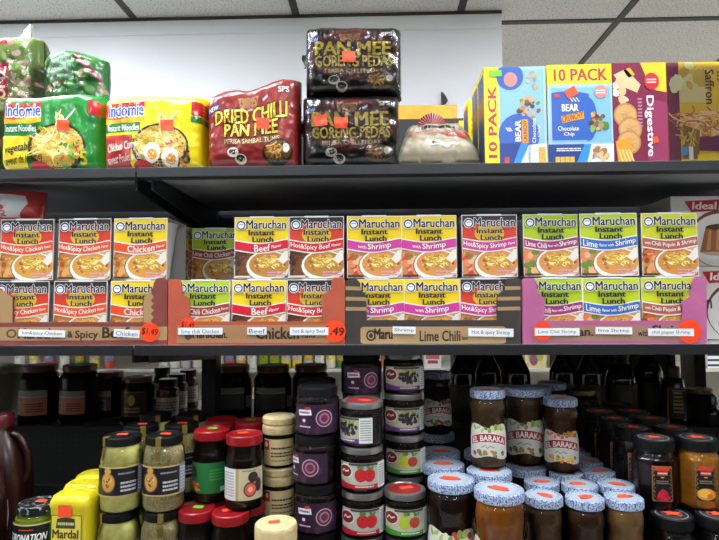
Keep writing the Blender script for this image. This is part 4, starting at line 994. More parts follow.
# ---------- dark jars with purple fig labels
BLK = mat('black_painted_lid', '#0d0d0f', .5, spec=.22)
prD = [(.026, 0), (.0322, .0008), (.034, .004), (.034, .048), (.0325, .053), (.0300, .057), (.0300, .069)]
JP = JarKind('p', prD, .0315, .014, BLK)
def fig_label():
    p = Pr(.034*2.3, .042); p.rect(0, 0, 1, 1, '#2f1830'); p.L(); p.bits(.5, .75, .45, .2, ['#4a2548', '#2c1430'], 14, .05, .12, 3)
    p.ell(.66, .48, .165, .30, '#c9a8b8', n=28); p.L(); p.ell(.66, .48, .145, .265, '#5a2440', n=28); p.L(); p.ell(.66, .48, .10, .19, '#a8788c', n=24); p.L(); p.ell(.66, .48, .07, .13, '#6a2c48', n=24); p.L()
    p.poly([(.12, .20), (.40, .16), (.42, .36), (.14, .40)], '#e6e6ea'); p.L(); p.lines(.16, .22, .38, .35, 1, '#5a4a8a', 4); p.poly([(.28, .10), (.38, .08), (.39, .18), (.29, .2)], '#c03a34'); p.L()
    p.ell(.26, .56, .035, .06, '#e0d8e0'); p.lines(.16, .74, .40, .82, 1, '#e6dfe6', 5)
    return JP.label(p, .005)
lb_fig = fig_label(); GP = 'fig preserve jars with purple labels'
stack(JP, 316.5, 470, .862, [(DKC, [lb_fig], .1, 'black-lidded purple-label fig jar at the bottom of the left-centre stack', None, None), (DKC, [lb_fig], .1, 'black-lidded purple-label fig jar, second from bottom of the left-centre stack', None, None),
      (DKC, [lb_fig], -.5, 'black-lidded purple-label fig jar, third from bottom, label turned right', None, None), (DKC, [lb_fig], .05, 'black-lidded purple-label fig jar topping the left-centre stack', None, None)], group=GP, seed=4)
stack(JP, 318, 430, .937, [(DKC, [lb_fig], 0, 'fig jar %s of the stack behind the left-centre fig jars' % w, None, None) for w in ('lowest', 'second from bottom', 'third from bottom')]+[(DKC, [lb_fig], .3, 'fig jar with only its black lid showing, topping the stack behind the left-centre fig jars', None, None)], group=GP, seed=5)
stack(JE, 361.5, 400, .936, [(DKC, [lb_str], 0, 'silver-lidded preserve jar %s behind the centre stack' % w, None, None) for w in ('lowest', 'second from bottom', 'third from bottom', 'fourth from bottom')]+[], seed=6)
place(JP, 'preserve_jar', 'purple-label fig jar tucked highest under the shelf behind the centre stack', 'jam jar', atY(361.5, 375, .936).x, .936, Z_LOW+4*JE.h, DKC, [lb_fig], .15, GP)

# ---------- dark jars with kraft cloth caps
CREAM = mat('cream_cloth_lid', '#c7b484', .8, var=.12, vscale=90, bump=.4, bscale=300)
JC = JarKind('c', [(.020, 0), (.0238, .001), (.025, .004), (.025, .048), (.0238, .053), (.0235, .056), (.0235, .074)], .0262, .026, CREAM)
JC.lid = lathe_me('lid', [(.0262, 0), (.0268, .002), (.0262, .011), (.0236, .0135), (.0262, .016), (.0264, .024), (.0245, .026), (.001, .026)], CREAM, 36, noct=lambda a, z: 1+.014*math.sin(a*14)*(1 if z < .006 else .25))
p = Pr(.025*2.2, .040); p.rect(0, 0, 1, 1, '#cbb98a'); p.L(); p.rect(.0, .04, .22, .42, '#a8242c'); p.L(); p.ell(.11, .2, .06, .1, '#e6c9b4'); p.L(); p.lines(.28, .28, .92, .42, 1, '#3a2c20', 3); p.lines(.28, .48, .95, .70, 2, '#2c2018', 9); p.lines(.3, .78, .9, .86, 1, '#6a5a40', 5)
lb_c = JC.label(p, .005); GC = 'dark jars with cream cloth lids'
stack(JC, 279, 470, .892, [('#2a1a12', [lb_c], .2, 'cream-lidded jar at the bottom of the rear cream-lid stack', None, None), ('#2a1a12', [lb_c], .2, 'cream-lidded jar with beige label in the middle of the cream-lid stack', None, None), ('#2a1a12', [lb_c], .15, 'cream-lidded jar with beige label topping the cream-lid stack', None, None)], name='spread_jar', cat='spread jar', group=GC, seed=7)
JC2 = JarKind('c2', [(.024, 0), (.0278, .001), (.029, .004), (.029, .076), (.0275, .082), (.0272, .085), (.0272, .106)], .0295, .024, CREAM)
v = atZ(276, 523, Z_LOW+JC2.h)
place(JC2, 'spread_jar', 'largest cream-lidded jar, alone at the front with an orange lid sticker', 'spread jar', v.x, v.y, Z_LOW, '#2a1a12', [], 0, GC, stick=('ot', .3))

# ---------- red-lid jars
REDL = mat('red_enamel_lid', '#8f1019', .35, coat=.15)
JR = JarKind('r', [(.022, 0), (.0272, .001), (.029, .005), (.029, .066), (.0282, .074), (.0262, .084), (.0256, .094), (.0256, .106)], .0275, .0145, REDL)
def red_label(base, g):
    p = Pr(.029*2.5, .046); p.rect(0, 0, 1, 1, base); p.L()
    if g:
        p.bits(.22, .78, .18, .12, ['#d98a3c', '#c0502c', '#e0b050'], 16, .03, .06, 3); p.bits(.2, .3, .08, .14, ['#3a241c', '#5a3424'], 6, .04, .06, 5); p.lines(.55, .2, .9, .6, 4, '#3fa04c', 3); p.rect(.78, .8, .96, .95, '#e0e6e0')
    else:
        p.rect(0, 0, .36, 1, '#d8dad6'); p.L(); p.lines(.04, .1, .32, .9, 9, '#a5a8a6', 3); p.rect(.36, 0, .42, 1, '#b4a070'); p.L()
        p.ell(.72, .28, .11, .17, '#33202a'); p.L(); p.ell(.84, .55, .08, .22, '#402a34'); p.L(); p.ell(.66, .66, .14, .24, '#5a2c34'); p.L(); p.ell(.66, .66, .115, .19, '#d2604c'); p.L(); p.ell(.66, .66, .05, .09, '#e8a890'); p.L(); p.lines(.5, .04, .8, .1, 1, '#6a7a4a', 3)
    return JR.label(p, .016)
lr_g, lr_f = red_label('#27753a', True), red_label('#c9bd98', False); GR = 'dark preserve jars with red lids'
def red(px, py, layer, label, lb, rz, stk, content='#20130f'):
    v = atZ(px, py, Z_LOW+JR.h*layer)
    return place(JR, 'red_lid_jar', label, 'preserve jar', v.x, v.y, Z_LOW+JR.h*(layer-1), content, [lb] if lb else [], rz, GR, stick=stk)
red(197, 508, 1, 'red-lidded dark jar with green sticker, front left of the lower layer', None, 0, ('gt', -.1))
red(230.5, 511, 1, 'red-lidded dark jar with orange sticker, front right of the lower layer', None, 0, ('ot', .5))
r1 = red(212, 429, 2, 'red-lidded jar with green label standing on the upper layer', lr_g, .05, ('gt', .0))
r2 = red(244.5, 433.5, 2, 'red-lidded jar with halved fig label standing on the upper layer', lr_f, .15, ('ot', .35))
for b, w in ((r1, 'green-label'), (r2, 'fig-label')):
    place(JR, 'red_lid_jar', 'red-lidded jar carrying the %s jar on its lid' % w, 'preserve jar', b.location.x+.002, b.location.y+.014, Z_LOW, '#20130f', [], 0, GR)
for (px, py, w, s_) in ((222, 419, 'green-label', None), (251.5, 420.5, 'fig-label', ('gt', .2))):
    q = red(px, py, 2, 'red-lidded jar on the upper layer behind the %s one' % w, lr_g, 0, s_)
    place(JR, 'red_lid_jar', 'red-lidded jar on the lower layer behind the %s one' % w, 'preserve jar', q.location.x, q.location.y, Z_LOW, '#20130f', [], 0, GR)

# ---------- mustard jars with black lids
JM = JarKind('m', [(.023, 0), (.0285, .001), (.0308, .007), (.0311, .020), (.0311, .062), (.0308, .074), (.0290, .086), (.0265, .093), (.0258, .097), (.0258, .107)], .0272, .0125, BLK)
p = Pr(.0311*2.7, .043); p.rect(0, 0, 1, 1, '#c6ad6a'); p.L(); p.rect(0, .05, 1, .95, '#15151a'); p.L(); p.rect(.82, 0, 1, 1, '#8f96a0'); p.L(); p.lines(.84, .1, .98, .9, 8, '#c9ced4', 3)
p.ell(.30, .52, .135, .34, '#8a5a24', n=28); p.L(); p.ell(.30, .52, .12, .30, '#c99a4a', n=28); p.L(); p.bits(.30, .5, .08, .2, ['#8a5024', '#e3c27a', '#6a3c1c', '#d8a850'], 20, .02, .04, 3); p.ell(.30, .14, .06, .1, '#c99a4a'); p.L()
p.lines(.48, .18, .76, .28, 1, '#8f949c', 6); p.lines(.52, .48, .78, .86, 3, '#c4c8ce', 8)
lb_m = JM.label(p, .026); GM = 'mustard jars with black lids'
def strip_me():
    vs, fs = [], []; pts = [(-.018, .0004+.0125), (-.0276, .0127), (-.0276, 0), (-.0266, -.002), (-.0280, -.009), (-.0306, -.02)]
    for (r, z) in pts: vs += [(-.004, r, z), (.004, r, z)]
    for i in range(len(pts)-1): fs.append((2*i, 2*i+1, 2*i+3, 2*i+2))
    return mesh_from('seal_strip', vs, fs, M('gold_seal', '#a8924a', .3, metal=.6))
SEAL = strip_me()
def mustard(px, py, layer, content, label, rz, stk, seal=0, dxy=None):
    v = atZ(px, py, Z_LOW+JM.h*layer) if dxy is None else dxy
    t = place(JM, 'mustard_jar', label, 'mustard jar', v.x, v.y, Z_LOW+JM.h*(layer-1), content, [lb_m], rz+facing(v)-.10, GM, stick=stk)
    if seal is not None: obj('seal_strip', SEAL, t, (0, 0, JM.lid_z), (0, 0, seal-rz-facing(v)+.10))
    return t
YC, GCN = '#f0e492', '#bfb084'
m1 = mustard(122.5, 435, 2, YC, 'smooth yellow mustard jar with black lid on the upper layer, left front', .0, ('ot', .2), -.7)
m2 = mustard(164.5, 434.5, 2, GCN, 'grainy mustard jar with black lid on the upper layer, right front', .0, ('ot', 0), .05)
mustard(0, 0, 1, YC, 'smooth yellow mustard jar on the lower layer, left front', -.05, None, -.7, m1.location+Vector((-.001, -.003, 0)))
mustard(0, 0, 1, GCN, 'grainy mustard jar on the lower layer, right front', -.1, None, .3, m2.location+Vector((-.001, -.003, 0)))
for (px, py, c_, w) in ((141.5, 424.5, YC, 'smooth yellow mustard jar'), (182, 423.5, GCN, 'grainy mustard jar'), (156, 413.5, YC, 'rearmost smooth mustard jar'), (193, 413.5, GCN, 'rearmost grainy mustard jar')):
    q = mustard(px, py, 2, c_, w+' on the upper layer in a row behind the front pair', .1, ('ot', .1) if py > 420 else None, .5)
    mustard(0, 0, 1, c_, w+' on the lower layer in a row behind the front pair', .1, None, None, q.location)

# ---------- black-lid eight-sided jars at the right
def octo(a, z):
    k = 2*PI/8; b = ((a+k/2) % k)-k/2; return (math.cos(k/2)/math.cos(b))**.85*1.05
JO = JarKind('o', [(.025, 0), (.0290, .001), (.0303, .004), (.0303, .066), (.0295, .072), (.0275, .079), (.0265, .083), (.0265, .100)], .0290, .0175, BLK, seg=48, noct=lambda a, z: octo(a, z) if .003 < z < .076 else 1)
def jam_label(fr):
    p = Pr(.0285, .052); p.rect(0, 0, 1, 1, '#8a6a3c'); p.L(); p.rect(.04, .02, .96, .98, '#141314'); p.L(); p.rect(.04, .02, .96, .13, '#d2402c'); p.L(); p.poly([(.25, .15), (.78, .13), (.76, .27), (.24, .28)], '#a83a34'); p.L(); p.lines(.28, .17, .74, .25, 1, '#e0c8b4', 3); p.rect(.42, .31, .58, .34, '#c9a24a'); p.lines(.2, .40, .8, .52, 2, '#8a7a60', 5); p.L()
    if fr == 'rasp': p.poly([(.18, .92), (.3, .74), (.5, .64), (.72, .72), (.86, .92), (.7, .97), (.3, .97)], '#b81c34'); p.L(); p.bits(.52, .84, .25, .1, ['#d8344c', '#c82840', '#9c1428'], 20, .05, .08, 3)
    else: p.ell(.5, .80, .44, .17, '#e8932c'); p.L(); p.ell(.42, .78, .3, .12, '#f2b84a'); p.L(); p.ell(.68, .85, .14, .08, '#d9702c')
    return JO.label(p, .014)
lo = {'rasp': jam_label('rasp'), 'apr': jam_label('apr')}; GO = 'eight-sided jam jars with black lids'
p = Pr(.046, .046); p.ell(.5, .5, .48, .48, '#9aa0a6', n=32); p.L(); p.ell(.5, .5, .45, .45, '#17181a', n=32); p.L(); p.ell(.5, .52, .30, .30, '#6a7076', n=28); p.L(); p.ell(.5, .52, .27, .27, '#17181a', n=28); p.L()
p.poly([(.22, .42), (.40, .36), (.48, .22), (.56, .36), (.80, .34), (.66, .50), (.78, .66), (.52, .58), (.30, .68), (.38, .52)], ORANGE)
lid_o = p.mesh('lid_print', lambda x, z, d: (x, z-.023, d), P_PAPER, base=-.0007)
def octj(px, py, layer, content, lb, label, rz=0, xy=None):
    v = atZ(px, py, Z_LOW+JO.h*layer) if xy is None else xy
    return place(JO, 'jam_jar', label, 'jam jar', v.x, v.y, Z_LOW+JO.h*(layer-1), content, [lb] if lb else [], rz+facing(v), GO, lid_print=lid_o)
DKR, APR = '#1a0c0e', '#cf8c30'
a1 = octj(653.5, 437, 2, DKR, lo['rasp'], 'black-lidded dark raspberry jam jar on the upper layer at the right', .34)
a2 = octj(696, 437, 2, APR, lo['apr'], 'black-lidded orange apricot jam jar on the upper layer at the right', .36)
octj(671.5, 513.5, 1, DKR, lo['rasp'], 'black-lidded jam jar on the lower layer at the front right, left of two', .2)
octj(717, 514, 1, DKR, lo['apr'], 'black-lidded jam jar on the lower layer at the front right corner', .2)
for b_, w in ((a1, 'raspberry'), (a2, 'apricot')):
    octj(0, 0, 1, DKR, None, 'black-lidded jam jar under the %s jam jar' % w, 0, b_.location+Vector((.008, .036, 0)))
    for r in range(1, 5):
        o_ = ['second', 'third', 'fourth', 'fifth'][r-1]
        octj(0, 0, 2, DKR, lo['rasp'] if w == 'raspberry' else lo['apr'], '%s jar of the row behind the %s jam jar on the upper layer' % (o_, w), .2, b_.location+Vector((-.001*r, .068*r, 0)))
        octj(0, 0, 1, DKR, None, '%s jar of the lower-layer row behind the %s jam jar' % (o_, w), .2, b_.location+Vector((.008, .067*r+.036, 0)))
# ---------- yellow mustard squeeze bottles
YM = M('yellow_plastic', '#d6c41e', .4, coat=.1)
def rrect_loft(name, secs, m, n=40):
    """secs: (half width, half depth, roundness, z)"""
    vs, fs = [], []
    for (w, d, e, z) in secs:
        for i in range(n):
            a = 2*PI*i/n; c, s_ = math.cos(a), math.sin(a)
            vs.append((w*math.copysign(abs(c)**e, c), d*math.copysign(abs(s_)**e, s_), z))
    for j in range(len(secs)-1):
        for i in range(n): k = (i+1) % n; fs.append((j*n+i, j*n+k, (j+1)*n+k, (j+1)*n+i))
    fs.append(tuple(reversed(range(n)))); fs.append(tuple((len(secs)-1)*n+i for i in range(n)))
    me = mesh_from(name, vs, fs, m, True)
    try: me.set_sharp_from_angle(angle=math.radians(40))
    except Exception: pass
    return me
mb_body = rrect_loft('bottle', [(.026, .019, .45, 0), (.028, .021, .45, .003), (.0285, .0215, .45, .02), (.0290, .0218, .45, .112), (.0298, .0224, .45, .119), (.0290, .022, .45, .123)], YM)
mb_cap = rrect_loft('cap', [(.0305, .0232, .45, .1215), (.0308, .0235, .45, .124), (.0305, .0232, .5, .130), (.0285, .0215, .6, .136), (.024, .0175, .75, .139), (.0225, .016, .9, .1385), (.020, .014, 1, .137), (.012, .009, 1, .139), (.002, .002, 1, .1395)], YM)
p = Pr(.046, .085); p.rect(0, 0, 1, 1, '#3a3418'); p.L(); p.rect(.02, .01, .98, 1, '#e8d64c'); p.L(); p.poly([(.2, .06), (.5, .03), (.78, .06), (.8, .22), (.16, .22)], '#3c4a2c'); p.L(); p.lines(.22, .10, .76, .19, 1, '#d9cf9a', 3); p.L(); p.text('Mardal', .06, .24, .90, .38, '#4a2c14', .03); p.L(); p.lines(.2, .42, .8, .46, 1, '#6a5420', 4); p.L(); p.ell(.45, .66, .28, .08, '#6a3c1c'); p.poly([(.18, .66), (.72, .66), (.62, .95), (.28, .95)], '#7c4a24'); p.L(); p.ell(.45, .645, .25, .06, '#c9981c'); p.L(); p.ell(.42, .60, .16, .06, '#dcae2c')
mb_lab = p.mesh('label', lambda x, z, d: (x, -.0218-d, z+.028), P_PAPER)
for k, (px, py, w) in enumerate(((76, 492, 'front'), (87, 481, 'middle'), (97, 472.5, 'rear'))):
    v = atZ(px, py, Z_LOW+.139)
    t = thing('mustard_bottle', 'yellow plastic mustard bottle, %s one of the row at the left' % w, 'mustard bottle', (v.x, v.y, Z_LOW+.0008), (0, 0, -.05), 'yellow mustard bottles')
    b_ = obj('bottle', mb_body, t); obj('label', mb_lab, b_); obj('cap', mb_cap, t)
    if k == 0:
        q = Pr(.020, .017); q.rect(0, 0, 1, 1, ORANGE); obj('price_sticker', q.mesh('price_sticker', lambda x, z, d: (x-.001, -.0238-d, z+.111), P_PAPER, base=.001), t, (0, 0, 0), (0, 0, 0))

# ---------- green relish jar with patterned lid
LIDK = speckle_mat('black_white_patterned_lid', '#1a1c1e', '#9aa6ae', 160, .60, .3, .03)
JG = JarKind('g', [(.022, 0), (.028, .001), (.0305, .006), (.0305, .096), (.029, .104), (.0262, .109), (.0255, .112), (.0255, .122)], .0272, .0125, LIDK)
p = Pr(.0305*2.7, .052); p.rect(0, 0, 1, 1, '#2f7a3a'); p.L(); p.rect(0, 0, .8, 1, '#10150f'); p.L(); p.rect(0, 0, 1, .04, '#c9c07a'); p.L(); p.lines(.3, .12, .55, .18, 1, '#c84a34', 4); p.text('CORONATION', .04, .26, .76, .46, '#f2f4f0', .03, shear=.12); p.L(); p.rect(0, .58, .8, .64, '#cfe0a0'); p.rect(.84, .1, .96, .8, '#cfd8d4')
v = atZ(38, 502, Z_LOW+JG.h)
place(JG, 'relish_jar', 'green relish jar with black patterned lid beside the yellow mustard bottles', 'relish jar', v.x, v.y, Z_LOW, '#7c8a24', [JG.label(p, .050)], .25, None, stick=('ot', -.2))

# ---------- dark red jugs at the left edge
def jug(px, Y, label, rz, s=1):
    m = M('dark_red_jug_plastic', '#2a0b0c', .35, coat=.08, var=.15, vscale=8)
    x = atY(px, 450, Y).x
    t = thing('vinegar_jug', label, 'jug', (x, Y, Z_LOW+.0008), (0, 0, rz), 'dark red jugs')
    S = lambda w, d, e, z: (w*s, d*s, e, z*s)
    obj('jug', rrect_loft('jug', [S(.040, .034, .5, 0), S(.044, .037, .5, .004), S(.044, .037, .5, .12), S(.042, .036, .55, .15), S(.034, .030, .7, .18), S(.024, .022, .9, .20), S(.017, .017, 1, .208), S(.017, .017, 1, .22)], m), t)
    obj('cap', lathe_me('cap', [(.0185*s, .215*s), (.019*s, .217*s), (.019*s, .232*s), (.017*s, .235*s), (.001, .235*s)], M('maroon_cap', '#5a1420', .35), 28), t)
    bm = bmesh.new(); pr = None; N = 10
    pts = [Vector((.020*s, -.006, .205*s)), Vector((.034*s, -.008, .20*s)), Vector((.047*s, -.008, .175*s)), Vector((.049*s, -.008, .145*s)), Vector((.042*s, -.008, .125*s))]
    for q in pts:
        ring = [bm.verts.new(q+Vector((.005*math.cos(2*PI*i/N), .007*math.sin(2*PI*i/N), .003*math.cos(2*PI*i/N)))) for i in range(N)]
        if pr:
            for i in range(N): bm.faces.new((pr[i], pr[(i+1) % N], ring[(i+1) % N], ring[i]))
        pr = ring
    bmesh.ops.recalc_face_normals(bm, faces=bm.faces[:]); obj('handle', bm_mesh('handle', bm, m, True), t)
    q = Pr(.012, .05); q.poly([(.2, 0), (.8, .02), (1, .5), (.8, 1), (.15, .98), (0, .5)], '#8f98a0')
    obj('label', q.mesh('label', lambda X, Z, d: (X+.030*s, -.0372*s-d, Z+.060*s), P_PAPER, base=.001), t)
jug(1, .90, 'dark red plastic jug with grey label strip at the left edge', .1)
jug(-27, .80, 'dark red plastic jug nearest the viewer, cut by the left edge', .1, .93)

# ================================================================== the shelf of the aisle behind (seen through the open back)
ZO = -.2992
def bigjar(r, h, lid_h, lid_m):
    return JarKind('big', [(r*.75, 0), (r*.94, .001), (r, .006), (r, h*.70), (r*.97, h*.78), (r*.86, h*.86), (r*.82, h*.88), (r*.82, h-lid_h*.14)], r*.86, lid_h, lid_m)
MAR = mat('maroon_metal_lid', '#7c3129', .35, coat=.2)
def back_label(kind, w, h, v0, base, c2, code=.8):
    p = Pr(w, h); p.rect(0, 0, 1, 1, '#9a9a94'); p.L(); p.rect(.0, .25, 1, 1, base); p.L(); p.band(lambda u: .2+.05*math.sin(u*3), lambda u: .28, '#c8c4ba'); p.L(); p.rect(code-.14, .45, code+.08, .95, '#c9ccca'); p.L()
    for k in range(7): p.rect(code-.12+k*.026, .5, code-.108+k*.026, .9, '#33363a')
    p.lines(.1 if code > .5 else .4, .5, .6 if code > .5 else .9, .9, 4, c2, 3)
    return kind.label(p, v0)
JB1 = bigjar(.046, .140, .016, MAR); JB2 = bigjar(.036, .115, .014, MAR); JB3 = bigjar(.038, .112, .012, MAR)
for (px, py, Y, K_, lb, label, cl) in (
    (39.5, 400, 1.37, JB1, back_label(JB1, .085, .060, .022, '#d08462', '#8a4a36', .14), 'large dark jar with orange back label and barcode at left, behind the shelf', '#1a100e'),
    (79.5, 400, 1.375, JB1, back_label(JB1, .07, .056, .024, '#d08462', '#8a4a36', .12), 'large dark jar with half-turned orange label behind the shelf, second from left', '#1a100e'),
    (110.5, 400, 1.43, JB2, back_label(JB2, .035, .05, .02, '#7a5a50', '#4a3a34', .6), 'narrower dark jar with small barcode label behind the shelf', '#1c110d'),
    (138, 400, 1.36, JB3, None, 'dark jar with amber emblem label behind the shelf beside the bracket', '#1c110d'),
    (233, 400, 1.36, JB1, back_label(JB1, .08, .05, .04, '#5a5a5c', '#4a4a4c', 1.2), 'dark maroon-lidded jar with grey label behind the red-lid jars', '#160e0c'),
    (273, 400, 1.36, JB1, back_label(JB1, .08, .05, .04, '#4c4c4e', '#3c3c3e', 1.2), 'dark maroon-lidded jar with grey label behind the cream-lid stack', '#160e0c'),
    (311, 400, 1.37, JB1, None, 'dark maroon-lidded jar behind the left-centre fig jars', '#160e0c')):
    x = atY(px, py, Y).x
    lbs = [lb] if lb else []
    if px == 138:
        p = Pr(.07, .06); p.rect(0, 0, 1, 1, '#7a4a22'); p.L(); p.rect(.03, .06, .97, .94, '#3a2614'); p.L(); p.ell(.5, .34, .12, .22, '#c9a24a'); p.L(); p.lines(.2, .62, .8, .86, 2, '#b08a4a', 3); lbs = [K_.label(p, .02)]
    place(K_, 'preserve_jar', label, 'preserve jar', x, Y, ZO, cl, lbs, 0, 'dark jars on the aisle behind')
# olive tub at the left edge
tub = thing('plastic_tub', 'pale olive plastic tub at the far left behind the shelf', 'tub', (atY(0, 380, 1.40).x, 1.40, ZO), (0, 0, 0))
obj('tub', lathe_me('tub', [(.042, 0), (.045, .003), (.055, .11), (.056, .112), (.056, .118), (.054, .12)], M('olive_plastic', '#8a8a62', .4, var=.1), 36), tub)
obj('lid', lathe_me('lid', [(.0565, .119), (.0575, .121), (.0575, .130), (.055, .133), (.001, .133)], M('pale_lid', '#b9b79c', .4), 36), tub)
# bottles with reddish caps receding beyond the bracket
for k, (px, Y, w) in enumerate(((168, 1.38, 'first'), (177, 1.47, 'second'), (188, 1.56, 'third'), (162, 1.62, 'fourth'))):
    x = atY(px, 395, Y).x
    t = thing('sauce_bottle', '%s white-label bottle with black cap in the row beyond the bracket' % w, 'bottle', (x, Y, ZO), (0, 0, 0), 'sauce bottles on the aisle behind')
    obj('bottle', lathe_me('bottle', smooth_prof([(.020, 0), (.027, .002), (.028, .01), (.028, .07), (.026, .078), (.022, .083), (.021, .088)]), M('red_brown_sauce', '#5c241a', .25, coat=.4), 28), t)
    q = Pr(.028*3, .045); q.rect(0, 0, 1, 1, '#d2cec4'); q.L(); q.lines(.1, .2, .9, .8, 4, '#8a6a5a', k)
    obj('label', q.mesh('label', lambda X, Z, d: ((.0282+d)*math.sin(X/.028), -(.0282+d)*math.cos(X/.028), Z+.016), P_PAPER, maxl=.005, base=.0004), t)
    obj('cap', lathe_me('cap', [(.022, .086), (.0225, .088), (.0225, .102), (.021, .104), (.001, .104)], BLK, 28), t)
# dark cartons standing behind the dark bottles
for k, (pa, pb) in enumerate(((454, 486), (488, 522), (558, 592), (594, 630), (632, 668), (670, 676), (695, 706))):
    a, b = atY(pa, 380, 1.53), atY(pb, 380, 1.53)
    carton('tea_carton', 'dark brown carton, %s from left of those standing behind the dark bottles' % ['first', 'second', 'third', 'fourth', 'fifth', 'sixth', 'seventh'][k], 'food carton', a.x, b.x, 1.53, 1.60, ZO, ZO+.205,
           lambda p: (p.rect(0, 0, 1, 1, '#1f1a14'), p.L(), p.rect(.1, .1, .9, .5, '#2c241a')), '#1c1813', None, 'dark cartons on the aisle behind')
# tall dark bottles and the decanter on the right
def bottle(px, Y, prof, col, label, name='glass_bottle', cap=('#1a1a1c', .012, .02), lab=None, group='dark glass bottles on the aisle behind', glass=False):
    x = atY(px, 385, Y).x; t = thing(name, label, 'bottle', (x, Y, ZO), (0, 0, 0), group)
    pr = smooth_prof(prof)
    obj('bottle', lathe_me('bottle', pr, M('dark_glass_'+col, col, .08, coat=.5), 32), t)
    z = prof[-1][1]; r = prof[-1][0]+.002
    obj('cap', lathe_me('cap', [(r, z-.012), (r*1.05, z-.011), (r*1.05, z+.012), (r*.95, z+.014), (.001, z+.014)], M('cap_'+cap[0], cap[0], .35, metal=.3), 28), t)
    if lab:
        rf = rfun(pr); R = rf(.06); q = Pr(R*2.0, .07); lab(q)
        obj('label', q.mesh('label', lambda X, Z, d: ((rf(Z+.02)+d)*math.sin(X/R), -(rf(Z+.02)+d)*math.cos(X/R), Z+.02), P_PAPER, maxl=.005, base=.0005), t)
    return t
bp = [(.024, 0), (.031, .002), (.033, .01), (.033, .105), (.028, .128), (.018, .15), (.0135, .165), (.0135, .205)]
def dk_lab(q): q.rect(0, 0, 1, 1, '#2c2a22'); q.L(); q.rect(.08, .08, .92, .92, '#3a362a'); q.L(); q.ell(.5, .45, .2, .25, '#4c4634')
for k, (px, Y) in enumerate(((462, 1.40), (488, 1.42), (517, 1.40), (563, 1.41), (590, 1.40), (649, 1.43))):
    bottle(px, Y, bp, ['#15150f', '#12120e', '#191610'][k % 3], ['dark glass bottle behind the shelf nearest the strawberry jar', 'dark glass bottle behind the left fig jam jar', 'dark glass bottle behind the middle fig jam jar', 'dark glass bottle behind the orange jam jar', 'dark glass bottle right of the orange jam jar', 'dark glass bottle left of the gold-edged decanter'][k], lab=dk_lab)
wide = [(.03, 0), (.037, .002), (.039, .012), (.039, .08), (.037, .105), (.030, .125), (.022, .135), (.021, .15)]
bottle(620, 1.41, wide, '#1c1a10', 'broad dark olive bottle with faint arched label behind the black jars', lab=dk_lab, cap=('#3a3422', 0, 0))
def gold_lab(q):
    q.rect(0, 0, 1, 1, '#15150f'); q.L(); q.rect(.04, .0, .09, 1, '#9a7c3c'); q.rect(.91, 0, .96, 1, '#9a7c3c'); q.lines(.25, .12, .6, .85, 6, '#a8904a', 4); q.rect(.2, .08, .8, .11, '#b89a4a')
bottle(673, 1.35, [(.026, 0), (.033, .002), (.035, .008), (.030, .06), (.024, .095), (.0205, .108), (.014, .112), (.013, .124)], '#15140c', 'tapered dark decanter with gold-edged label behind the black jars', 'decanter', cap=('#6a5a34', 0, 0), lab=gold_lab)
GOLD = mat('dull_gold_lid', '#8a7444', .35, metal=.5)
JX = bigjar(.034, .085, .012, GOLD)
for (px, Y, ln) in ((582, 1.33, 'small dark jar with dull gold lid behind the orange jam jar'), (699, 1.35, 'small dark jar with dull gold lid behind the apricot jam jar')):
    place(JX, 'preserve_jar', ln, 'preserve jar', atY(px, 400, Y).x, Y, ZO if px < 650 else ZO, '#1c1610', [], 0, 'gold-lidded jars on the aisle behind')
t = thing('shaker_bottle', 'small clear bottle with silver top at the right edge behind the apricot jar', 'bottle', (atY(712, 415, 1.33).x, 1.33, ZO))
obj('bottle', lathe_me('bottle', smooth_prof([(.014, 0), (.019, .002), (.020, .01), (.017, .035), (.011, .045), (.010, .055)]), M('smoky_glass', '#3a3c3c', .06, coat=.6), 28), t)
obj('cap', lathe_me('cap', [(.0125, .052), (.013, .054), (.012, .068), (.008, .073), (.001, .074)], SILV, 24), t)

# ---------- across the next aisle: a far shelf of bottles and cartons
far = thing('far_shelving', 'pale store shelving across the next aisle, seen under the middle shelf', 'shelving unit', (0, 3.55, -ZC))
FM = M('pale_shelf', '#c9c6bd', .5)
obj('back_panel', box_me('back_panel', -3.2, 2.6, .42, .44, .1, 1.85, M('pale_back_panel', '#bdb9ae', .6)), far)
for z in (.40, .68, .96, 1.36, 1.7): obj('shelf', box_me('shelf', -3.2, 2.6, 0, .42, z-.02, z, FM), far)
for x in (-3.2, -1.6, 0, 1.6, 2.58): obj('upright', box_me('upright', x, x+.03, .40, .44, 0, 1.86, FM), far)
FC = [('#d9d6cc', 'cream'), ('#d24a3a', 'red'), ('#e2a23a', 'amber'), ('#86a81e', 'olive green'), ('#e6d838', 'yellow'), ('#4aa03a', 'green'), ('#b9bcc0', 'grey'), ('#3f8fd0', 'blue'), ('#e9e4da', 'white'), ('#e28a3c', 'orange')]
fb = [(.022, 0), (.030, .002), (.032, .01), (.032, .13), (.026, .155), (.013, .18), (.012, .20)]
FB = {}
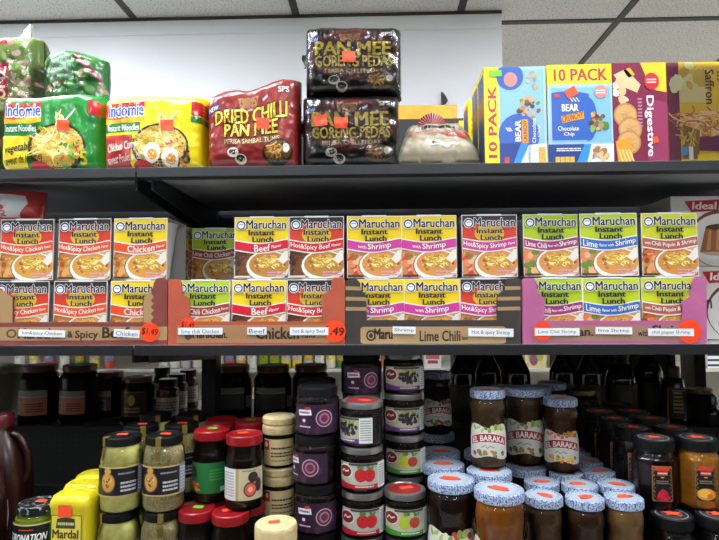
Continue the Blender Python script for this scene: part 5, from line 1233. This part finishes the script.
def far_bottle(px, ci, seedz, label, z=.96, hs=1):
    c_, nm = FC[ci]; x = atY(px, 365, 3.60).x
    if c_ not in FB: FB[c_] = (lathe_me('bottle', smooth_prof(fb, 3), M('far_bottle_'+c_, c_, .3, coat=.2), 20), lathe_me('cap', [(.0145, .192), (.015, .194), (.015, .215), (.001, .216)], M('far_cap_%d' % (ci % 3), ['#e9e9e6', '#c8342c', '#3a7a3a'][ci % 3], .4), 16))
    t = thing('juice_bottle', label, 'bottle', (x, 3.60, z-ZC+.001), (0, 0, 0), 'bottles on the shelf across the next aisle')
    t.scale = (1, 1, hs)
    q = Pr(.032*2.4, .06); q.rect(0, 0, 1, 1, FC[(ci*3+4) % 10][0]); q.L(); q.ell(.5, .5, .2, .3, FC[(ci+8) % 10][0])
    obj('bottle', FB[c_][0], t); obj('cap', FB[c_][1], t)
    obj('label', q.mesh('label', lambda X, Z, d: ((.0325+d)*math.sin(X/.032), -(.0325+d)*math.cos(X/.032), Z+.045), P_PAPER, maxl=.012, base=.0005), t)
seq = [8, 1, 2, 8, 3, 3, 4, 4, 6, 8, 0, 5, 7, 7, 8, 9, 9, 2]
ordn = ['first', 'second', 'third', 'fourth', 'fifth', 'sixth', 'seventh', 'eighth', 'ninth', 'tenth', 'eleventh', 'twelfth', 'thirteenth', 'fourteenth', 'fifteenth', 'sixteenth', 'seventeenth', 'eighteenth', 'nineteenth', 'twentieth', 'twenty-first']
for k in range(18): far_bottle(219+k*11.2, seq[k], k, '%s bottle, %s from left of those glimpsed above the maroon lids' % (FC[seq[k]][1], ordn[k]), hs=1.15)
for k in range(5): far_bottle(164+k*11.2, [0, 8, 6, 0, 8, 4][k], k, '%s bottle, %s of those glimpsed beside the shelf upright' % (FC[[0, 8, 6, 0, 8, 4][k]][1], ordn[k]), hs=1.15)
for k in range(7): far_bottle(20+k*15, [8, 0, 1, 8, 5, 4, 1][k], k, '%s bottle, %s from left of those glimpsed above the big dark jars' % (FC[[8, 0, 1, 8, 5, 4, 1][k]][1], ordn[k]), hs=1.15)
for k in range(6): far_bottle(226+k*10.5, [1, 9, 8, 2, 1, 0][k], k, '%s bottle, %s on the lower far shelf glimpsed between the maroon-lidded jars' % (FC[[1, 9, 8, 2, 1, 0][k]][1], ordn[k]), z=.68)
def art_figbox(p): p.rect(0, 0, 1, 1, '#d8c98c'); p.L(); p.ell(.42, .45, .28, .33, '#b98a94'); p.L(); p.ell(.40, .62, .2, .28, '#8a5a6a'); p.L(); p.ell(.70, .42, .17, .28, '#a8b04a'); p.L(); p.rect(.0, 0, .06, 1, '#e8e0c0')
def far_carton(px0, px1, pyt, art, label, edge):
    a, b = atY(px0, pyt, 3.58), atY(px1, pyt, 3.58)
    carton('food_carton', label, 'food carton', a.x, b.x, 3.58, 3.66, .961-ZC, a.z, art, edge, None, 'cartons on the shelf across the next aisle')
far_carton(525, 546, 346, art_figbox, 'yellow carton with purple fruit picture glimpsed behind the middle jam jar', '#cbbd86')
far_carton(551, 555, 348, lambda p: p.rect(0, 0, 1, 1, '#e4e0d0'), 'narrow white carton glimpsed right of the fruit picture carton', '#dcd8c8')
def art_pink(p): p.rect(0, 0, 1, 1, '#e6dcdc'); p.L(); p.rect(.1, .3, .9, .6, '#c86a72'); p.L(); p.rect(.2, .65, .8, .8, '#8a4a5a')
far_carton(424, 441, 346, art_pink, 'pink and white carton glimpsed above the dim strawberry jar', '#d8ccd0')
def art_str(p):
    p.rect(0, 0, 1, 1, '#e9ebec'); p.L()
    for k in range(4): p.rect(0, .12+k*.24, 1, .22+k*.24, '#3a3c3e' if k else '#d2506a')
far_carton(707, 735, 346, art_str, 'white carton with pink and dark stripes glimpsed at the right edge', '#e0e2e2')
